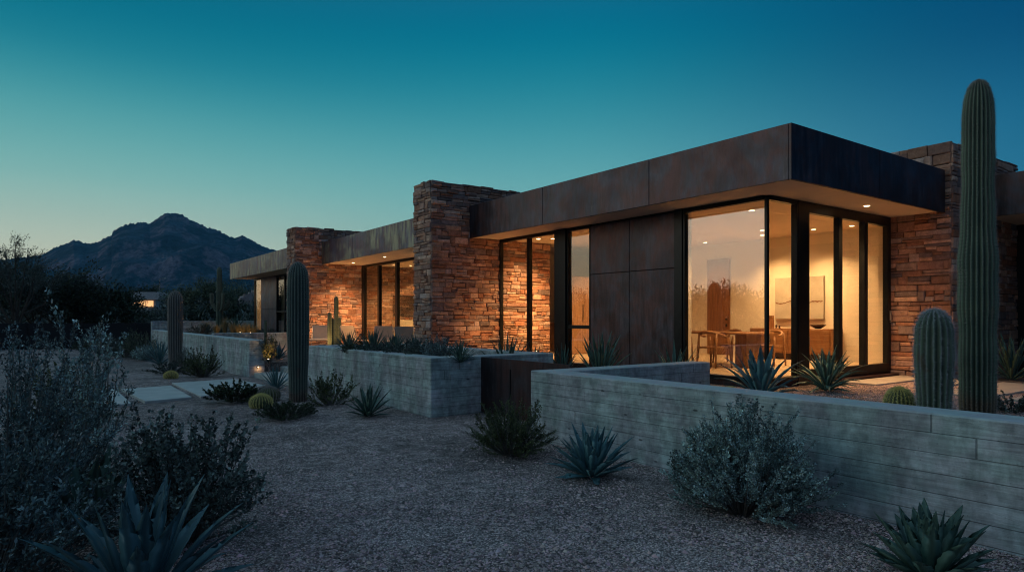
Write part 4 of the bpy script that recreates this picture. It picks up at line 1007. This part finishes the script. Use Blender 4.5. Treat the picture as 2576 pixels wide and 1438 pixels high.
# ---------------------------------------------------------------- trees
def tree(name, x, y, w, h, n, seed, mat, label, trunk=.12, leaf=.12, lw=.35, base=.15, group=None, limbs=9, up=.5, z=0, clump=.16, sub=7):
    r = random.Random(seed); rs = np.random.RandomState(seed); e = empty(name, (x, y, z), 0, label, 'tree', group)
    m = MB(); P = []; D = []; tips = []
    for k in range(limbs):
        ph = 2*math.pi*k/limbs+r.uniform(-.3, .3); q = r.uniform(.2, 1)
        a = Vector((0, 0, h*base*r.uniform(.3, 1)))
        b = Vector((math.cos(ph)*w*.28*q, math.sin(ph)*w*.28*q, h*(.35+.3*(1-q))*r.uniform(.9, 1.1)))
        c = Vector((math.cos(ph)*w*.42*q, math.sin(ph)*w*.42*q, h*(.55+.35*(1-q*.8))*r.uniform(.9, 1.05)))
        m.tube([Vector((0, 0, 0)), a, a.lerp(b, .6), b, c], [trunk, trunk*.7, trunk*.4, trunk*.28, trunk*.1], 6, cap=False)
        for s in range(sub):
            t = r.uniform(.2, 1); o = b.lerp(c, t); dv = Vector((r.gauss(0, 1), r.gauss(0, 1), r.gauss(up, .6))).normalized()*(w*clump*r.uniform(.6, 1.6))
            dv += Vector((math.cos(ph), math.sin(ph), 0))*w*.05
            if o.z+dv.z > h: dv.z = h-o.z
            if o.z+dv.z < .15*h: dv.z = abs(dv.z)*.3
            tp = o+dv; m.tube([o, o+dv*.5+Vector((0, 0, .02*h)), tp], [trunk*.09, trunk*.06, trunk*.03], 3, cap=False); tips.append((o, tp))
    per = max(3, n//len(tips))
    for o, tp in tips:
        tt = rs.uniform(.15, 1.08, per)[:, None]; A = np.array(o)[None]+(np.array(tp)-np.array(o))[None]*tt
        P.append(A+rs.normal(0, w*clump*.22, (per, 3))); D.append(np.repeat(np.array((tp-o).normalized())[None], per, 0))
    P = np.concatenate(P); D = np.concatenate(D); P[:, 2] = np.clip(P[:, 2], .05, None)
    V, C = leaves(P, D, leaf, lw, rs, .5)
    link('crown', quads_mesh('crown', V, C), MT[mat], e); m.build('trunk', MT['bark'], e)
def T_(px, d, topy, w, n, seed, mat, label, **k):
    x, y = at(px, d); h = ZC+(799-topy)/F*d; tree('desert_tree', x, y, w, h, n, seed, mat, label, **k)
TG = 'desert trees beyond the fence'
T_(38, 36, 580, 5.4, 9000, 1, 'dusty', 'sparse feathery tree against the sky at the left edge', leaf=.12, lw=.3, up=1.7, limbs=14, group=TG, clump=.10, base=.3, sub=16)
T_(-30, 39, 660, 8, 12000, 2, 'dark', 'dark tree mass at the far left edge', leaf=.16, lw=.5, group=TG)
T_(95, 40, 668, 7, 14000, 3, 'dark', 'dark rounded tree below the feathery tree', leaf=.16, lw=.5, group=TG, sub=10)
T_(170, 41, 690, 6.5, 13000, 4, 'dusty', 'soft dark tree in front of the mountain foot', leaf=.16, group=TG, sub=10)
T_(225, 43, 712, 5.5, 12000, 5, 'dark', 'dark tree left of the neighbouring house', leaf=.16, lw=.5, group=TG, sub=10)
T_(262, 42, 730, 4.6, 12000, 6, 'dark', 'rounded evergreen just left of the lit neighbour window', leaf=.16, lw=.6, group=TG, sub=10)
T_(420, 50, 772, 4.5, 9000, 8, 'dusty', 'low grey tree right of the lit neighbour window', leaf=.16, group=TG, sub=10)
T_(382, 105, 714, 7.5, 7000, 9, 'dark', 'small dark tree behind the neighbouring house roof', leaf=.3, lw=.5, group=TG)
T_(490, 58, 722, 6, 11000, 10, 'palo', 'pale green tree left of the armed cactus', leaf=.18, group=TG, sub=10)
T_(520, 55, 706, 6.5, 12000, 11, 'palo', 'broad feathery tree behind the armed cactus', leaf=.18, group=TG, sub=10, up=.8)
T_(575, 60, 716, 9, 12000, 12, 'palo', 'feathery tree right of the armed cactus', leaf=.18, group=TG, sub=10)
T_(630, 62, 738, 8, 11000, 13, 'dusty', 'tree beside the far end of the house', leaf=.18, group=TG, sub=10)
T_(420, 48, 785, 5, 8000, 14, 'dusty', 'low bushy tree above the black fence', leaf=.16, group=TG, sub=10)
T_(530, 48, 775, 5.5, 8000, 15, 'dark', 'dark low tree right behind the armed cactus', leaf=.16, group=TG, sub=10)
T_(600, 50, 768, 5.5, 8000, 16, 'dark', 'dark low tree above the plain far wall', leaf=.16, group=TG, sub=10)
rs = np.random.RandomState(5); n_ = 100000; px_ = rs.uniform(-1300, 700, n_); d_ = rs.uniform(44, 95, n_)
cx_ = (px_-HX)/F*d_; hh = 1.9+.9*np.sin(px_*.06+d_*.3)+.5*np.sin(px_*.19); hh = np.where(px_ < -120, hh*2.3, hh); hh = np.where((px_ > 300) & (px_ < 410), hh*.62, hh); P_ = np.stack([cx_*.811+d_*.585, -cx_*.585+d_*.811, hh*rs.uniform(0, 1, n_)**.7*np.where(rs.uniform(0, 1, n_) < .1, 1.25, 1)], 1)  # scrub outside the view is heightened to block west glow from the end glass
V_, C_ = leaves(P_, np.tile(np.array([[0, 0, 1.0]]), (n_, 1)), .30, .4, rs, .8)
n2 = 26000; P2 = np.stack([rs.uniform(-24, -13, n2), rs.uniform(10, 44, n2), np.zeros(n2)], 1); P2[:, 2] = (2.9+.7*np.sin(P2[:, 1]*1.3)+.4*np.sin(P2[:, 1]*3.1+P2[:, 0]))*rs.uniform(0, 1, n2)**.6
V2, C2 = leaves(P2, np.tile(np.array([[0, 0, 1.0]]), (n2, 1)), .28, .4, rs, .8)
tag(link('desert_thicket', quads_mesh('desert_thicket', V2, C2), MT['dusty']), 'thicket west of the garden mirrored in the large pane', 'scrub', kind='stuff')
tag(link('desert_scrub', quads_mesh('desert_scrub', V_, C_), MT['dusty']), 'desert scrub beyond the black fence, raised off frame to block glow', 'scrub', kind='stuff')
# trees west of the camera, mirrored in the large pane
WG = 'trees west of the garden seen only mirrored in the glass'
for i, (bx_, by_, h) in enumerate(((-14, 33, 4.2), (-17, 29.5, 3.4), (-16, 26.5, 3.6), (-18, 23, 5.0), (-16.5, 20, 5.6), (-19, 17, 4.6), (-20, 36, 4.8), (-12, 37, 3.6))):
    tree('west_tree', bx_, by_, 5.5, h, 5000, 30+i, 'dusty', ('mirrored tree %s in the glass' % ('far left', 'left', 'centre left', 'centre', 'tallest', 'right', 'rear left', 'rear')[i]), leaf=.13, up=.9, group=WG)

# neighbour house, street lamp, far boulder
x, y = at(367, 75); nh = empty('neighbour_house', (x, y, 0), math.atan2(-.585, .811), 'distant low house with rounded parapet and lit window', 'house')
k = 75/F
m = MB(); W = 34*k; zt = ZC+(799-734)*k; zb2 = ZC+(799-753)*k
n = 16; prof = [(W*math.cos(a)*.10, 0) for a in (0,)]
V = []; 
for (yy) in (0, 3.5):
    ring = [(-W*1.2, zb2), (W*.88, zb2), (W*.98, zb2+.2), (W, zt-.35), (W*.93, zt-.08), (W*.82, zt), (-W*1.2, zt)]
    V += [(a, yy, b) for a, b in ring]
m.add(V, [tuple(range(7))[::-1], tuple(range(7, 14))]+[(i, (i+1) % 7, 7+(i+1) % 7, 7+i) for i in range(7)]); m.build('roof', MT['house2'], nh)
m = MB(); m.box(-W*1.1, W*.6, .4, 3.2, 0, zb2); m.build('wall', MT['house2'], nh)
m = MB(); zz0, zz1 = ZC+(799-771)*k, ZC+(799-756)*k; m.box(-40*k, 14*k, .34, .398, zz0, zz1); wn_ = m.build('window', MT['glow'], nh)
m = MB(); m.box(-5.2*k, -4.4*k, .3, .338, zz0, zz1); m.box(-40*k, 14*k, .3, .337, zz0-.08, zz0); m.build('mullion', MT['blk'], wn_)
x, y = at(402, 120); k = 120/F
lp = empty('street_lamp', (x, y, 0), label='tiny distant street lamp against the mountain', cat='lamp')
m = MB(); ht = ZC+(799-701)*k; m.tube([(0, 0, 0), (0, 0, ht)], .06, 6); m.build('pole', MT['steel'], lp)
m = MB(); m.tube([(0, 0, ht), (.5, -.3, ht+.1)], .05, 6); m.tube([(.45, -.27, ht+.08), (.95, -.6, ht+.1)], .1, 6); m.build('lamp_head', MT['steel'], lp)
x, y = at(628, 52); k = 52/F
bm_ = empty('stone_outcrop', (x, y, 0), label='pale jagged rock outcrop beside the far end of the house', cat='rock')
m = MB(); rr = random.Random(4)
for i in range(16):
    a = -19*k+i*38*k/15; tz = ZC+(799-(752-(i/15)*22-rr.uniform(0, 6)))*k
    c = [(a-.25, -.3), (a+.25, -.35), (a+.3, .3), (a-.2, .35)]; V = [(p, q, 0) for p, q in c]+[(p*1+rr.uniform(-.1, .1), q*.7, tz+rr.uniform(-.25, .1)) for p, q in c]
    m.add(V, [(4, 5, 6, 7)]+[(j, (j+1) % 4, 4+(j+1) % 4, 4+j) for j in range(4)])
m.build('rock_face', MT['rock'], bm_)

# ---------------------------------------------------------------- sky
w = bpy.data.worlds.new('World'); sc.world = w; w.use_nodes = True; nt = w.node_tree
bg = nt.nodes['Background']
def lin(c): return tuple((v/255/12.92 if v/255 < .04045 else ((v/255+.055)/1.055)**2.4) for v in c)
def N(t, **k):
    nd = nt.nodes.new(t)
    for a, v in k.items(): setattr(nd, a, v)
    return nd
tc = N('ShaderNodeTexCoord')
def dot(v):
    nd = N('ShaderNodeVectorMath', operation='DOT_PRODUCT'); nt.links.new(tc.outputs['Generated'], nd.inputs[0]); nd.inputs[1].default_value = v; return nd.outputs['Value']
elev = dot((0, 0, 1)); right = dot((.811, -.585, 0)); fwd = dot((.585, .811, 0))
def ramp(fac, stops):
    nd = N('ShaderNodeValToRGB'); cr = nd.color_ramp; cr.interpolation = 'B_SPLINE'
    while len(cr.elements) < len(stops): cr.elements.new(.5)
    for e_, (p, c) in zip(cr.elements, stops): e_.position = p; e_.color = (*lin(c), 1)
    nt.links.new(fac, nd.inputs[0]); return nd.outputs[0]
def mapr(f, a, b):
    nd = N('ShaderNodeMapRange', interpolation_type='SMOOTHSTEP'); nt.links.new(f, nd.inputs[0]); nd.inputs[1].default_value = a; nd.inputs[2].default_value = b; return nd.outputs[0]
def mix(f, a, b):
    nd = N('ShaderNodeMix', data_type='RGBA'); nt.links.new(f, nd.inputs[0]); nt.links.new(a, nd.inputs[6]); nt.links.new(b, nd.inputs[7]); return nd.outputs[2]
L_ = ramp(elev, [(0, (222, 212, 182)), (.06, (212, 212, 186)), (.12, (184, 208, 192)), (.18, (132, 192, 186)), (.26, (78, 164, 170)), (.33, (8, 128, 150)), (.42, (0, 100, 128)), (.6, (50, 108, 142)), (1, (128, 152, 168))])
M_ = ramp(elev, [(0, (165, 195, 170)), (.1, (145, 195, 185)), (.2, (104, 178, 183)), (.28, (58, 150, 165)), (.36, (0, 126, 150)), (.44, (0, 104, 138)), (.6, (45, 100, 140)), (1, (128, 152, 168))])
R_ = ramp(elev, [(0, (60, 130, 160)), (.12, (45, 125, 158)), (.24, (24, 106, 144)), (.33, (0, 74, 117)), (.44, (0, 62, 108)), (.6, (45, 90, 135)), (1, (128, 152, 168))])
Q_ = ramp(elev, [(0, (255, 206, 146)), (.05, (255, 218, 168)), (.12, (232, 228, 198)), (.2, (208, 232, 222)), (.35, (172, 222, 228)), (.6, (112, 170, 195)), (1, (128, 152, 168))])      # west, off frame
B_ = ramp(elev, [(0, (46, 58, 78)), (.1, (62, 68, 88)), (.3, (66, 80, 106)), (.6, (98, 118, 142)), (1, (128, 152, 168))])       # east, behind the camera
c = mix(mapr(right, -.62, .12), L_, M_)
c = mix(mapr(right, .05, .66), c, R_)
c = mix(mapr(right, -.60, -.95), c, Q_)
back = mapr(fwd, .35, -.35)
dk = nt.nodes.new('ShaderNodeRGB'); dk.outputs[0].default_value = (*lin((8, 40, 72)), 1)
c = mix(mapr(right, .70, .92), c, dk.outputs[0])
# fade to the eastern sky behind, but keep the western glow to the side
c = mix(mapr(dot((-.585, -.811, 0)), .45, .92), c, B_)
nt.links.new(c, bg.inputs[0]); bg.inputs[1].default_value = 1.0

sun = bpy.data.lights.new('sun', 'SUN'); sun.energy = .12; sun.angle = R(30); sun.color = (1, .82, .72)
so = bpy.data.objects.new('sun', sun); COL.objects.link(so)
dv = Vector((.811, -.585, 0))*.93+Vector((.585, .811, 0))*.05; so.rotation_euler = Vector((dv.x, dv.y, -.22)).to_track_quat('-Z', 'Y').to_euler()

g = G('thin_air'); g.nt.nodes.remove(g.b); pv = g.n('ShaderNodeVolumePrincipled'); pv.inputs['Color'].default_value = (.18, .62, 1, 1); pv.inputs['Density'].default_value = .00014
g.nt.links.new(pv.outputs[0], g.out.inputs['Volume'])
m = MB(); m.box(-1700, 1900, -400, 2200, -8, 300); tag(m.build('haze', None), 'thin blue evening air', 'haze', kind='stuff').data.materials.append(g.m)

cam = bpy.data.cameras.new('camera'); co = bpy.data.objects.new('camera', cam); COL.objects.link(co); sc.camera = co
cam.sensor_width = 36; cam.lens = 36*F/2576; cam.shift_y = (HY-719)/2576; cam.clip_end = 8000; cam.clip_start = .05
co.location = (0, 0, ZC); co.rotation_euler = Vector((.585, .811, 0)).to_track_quat('-Z', 'Y').to_euler()
sc.view_settings.view_transform = 'Standard'; sc.view_settings.look = 'None'; sc.view_settings.exposure = 0; sc.view_settings.gamma = 1
sc.cycles.filter_width = 1.1
sc.render.engine = 'CYCLES'; sc.cycles.use_denoising = True
sc.cycles.max_bounces = 8; sc.cycles.transparent_max_bounces = 16; sc.cycles.sample_clamp_indirect = 4
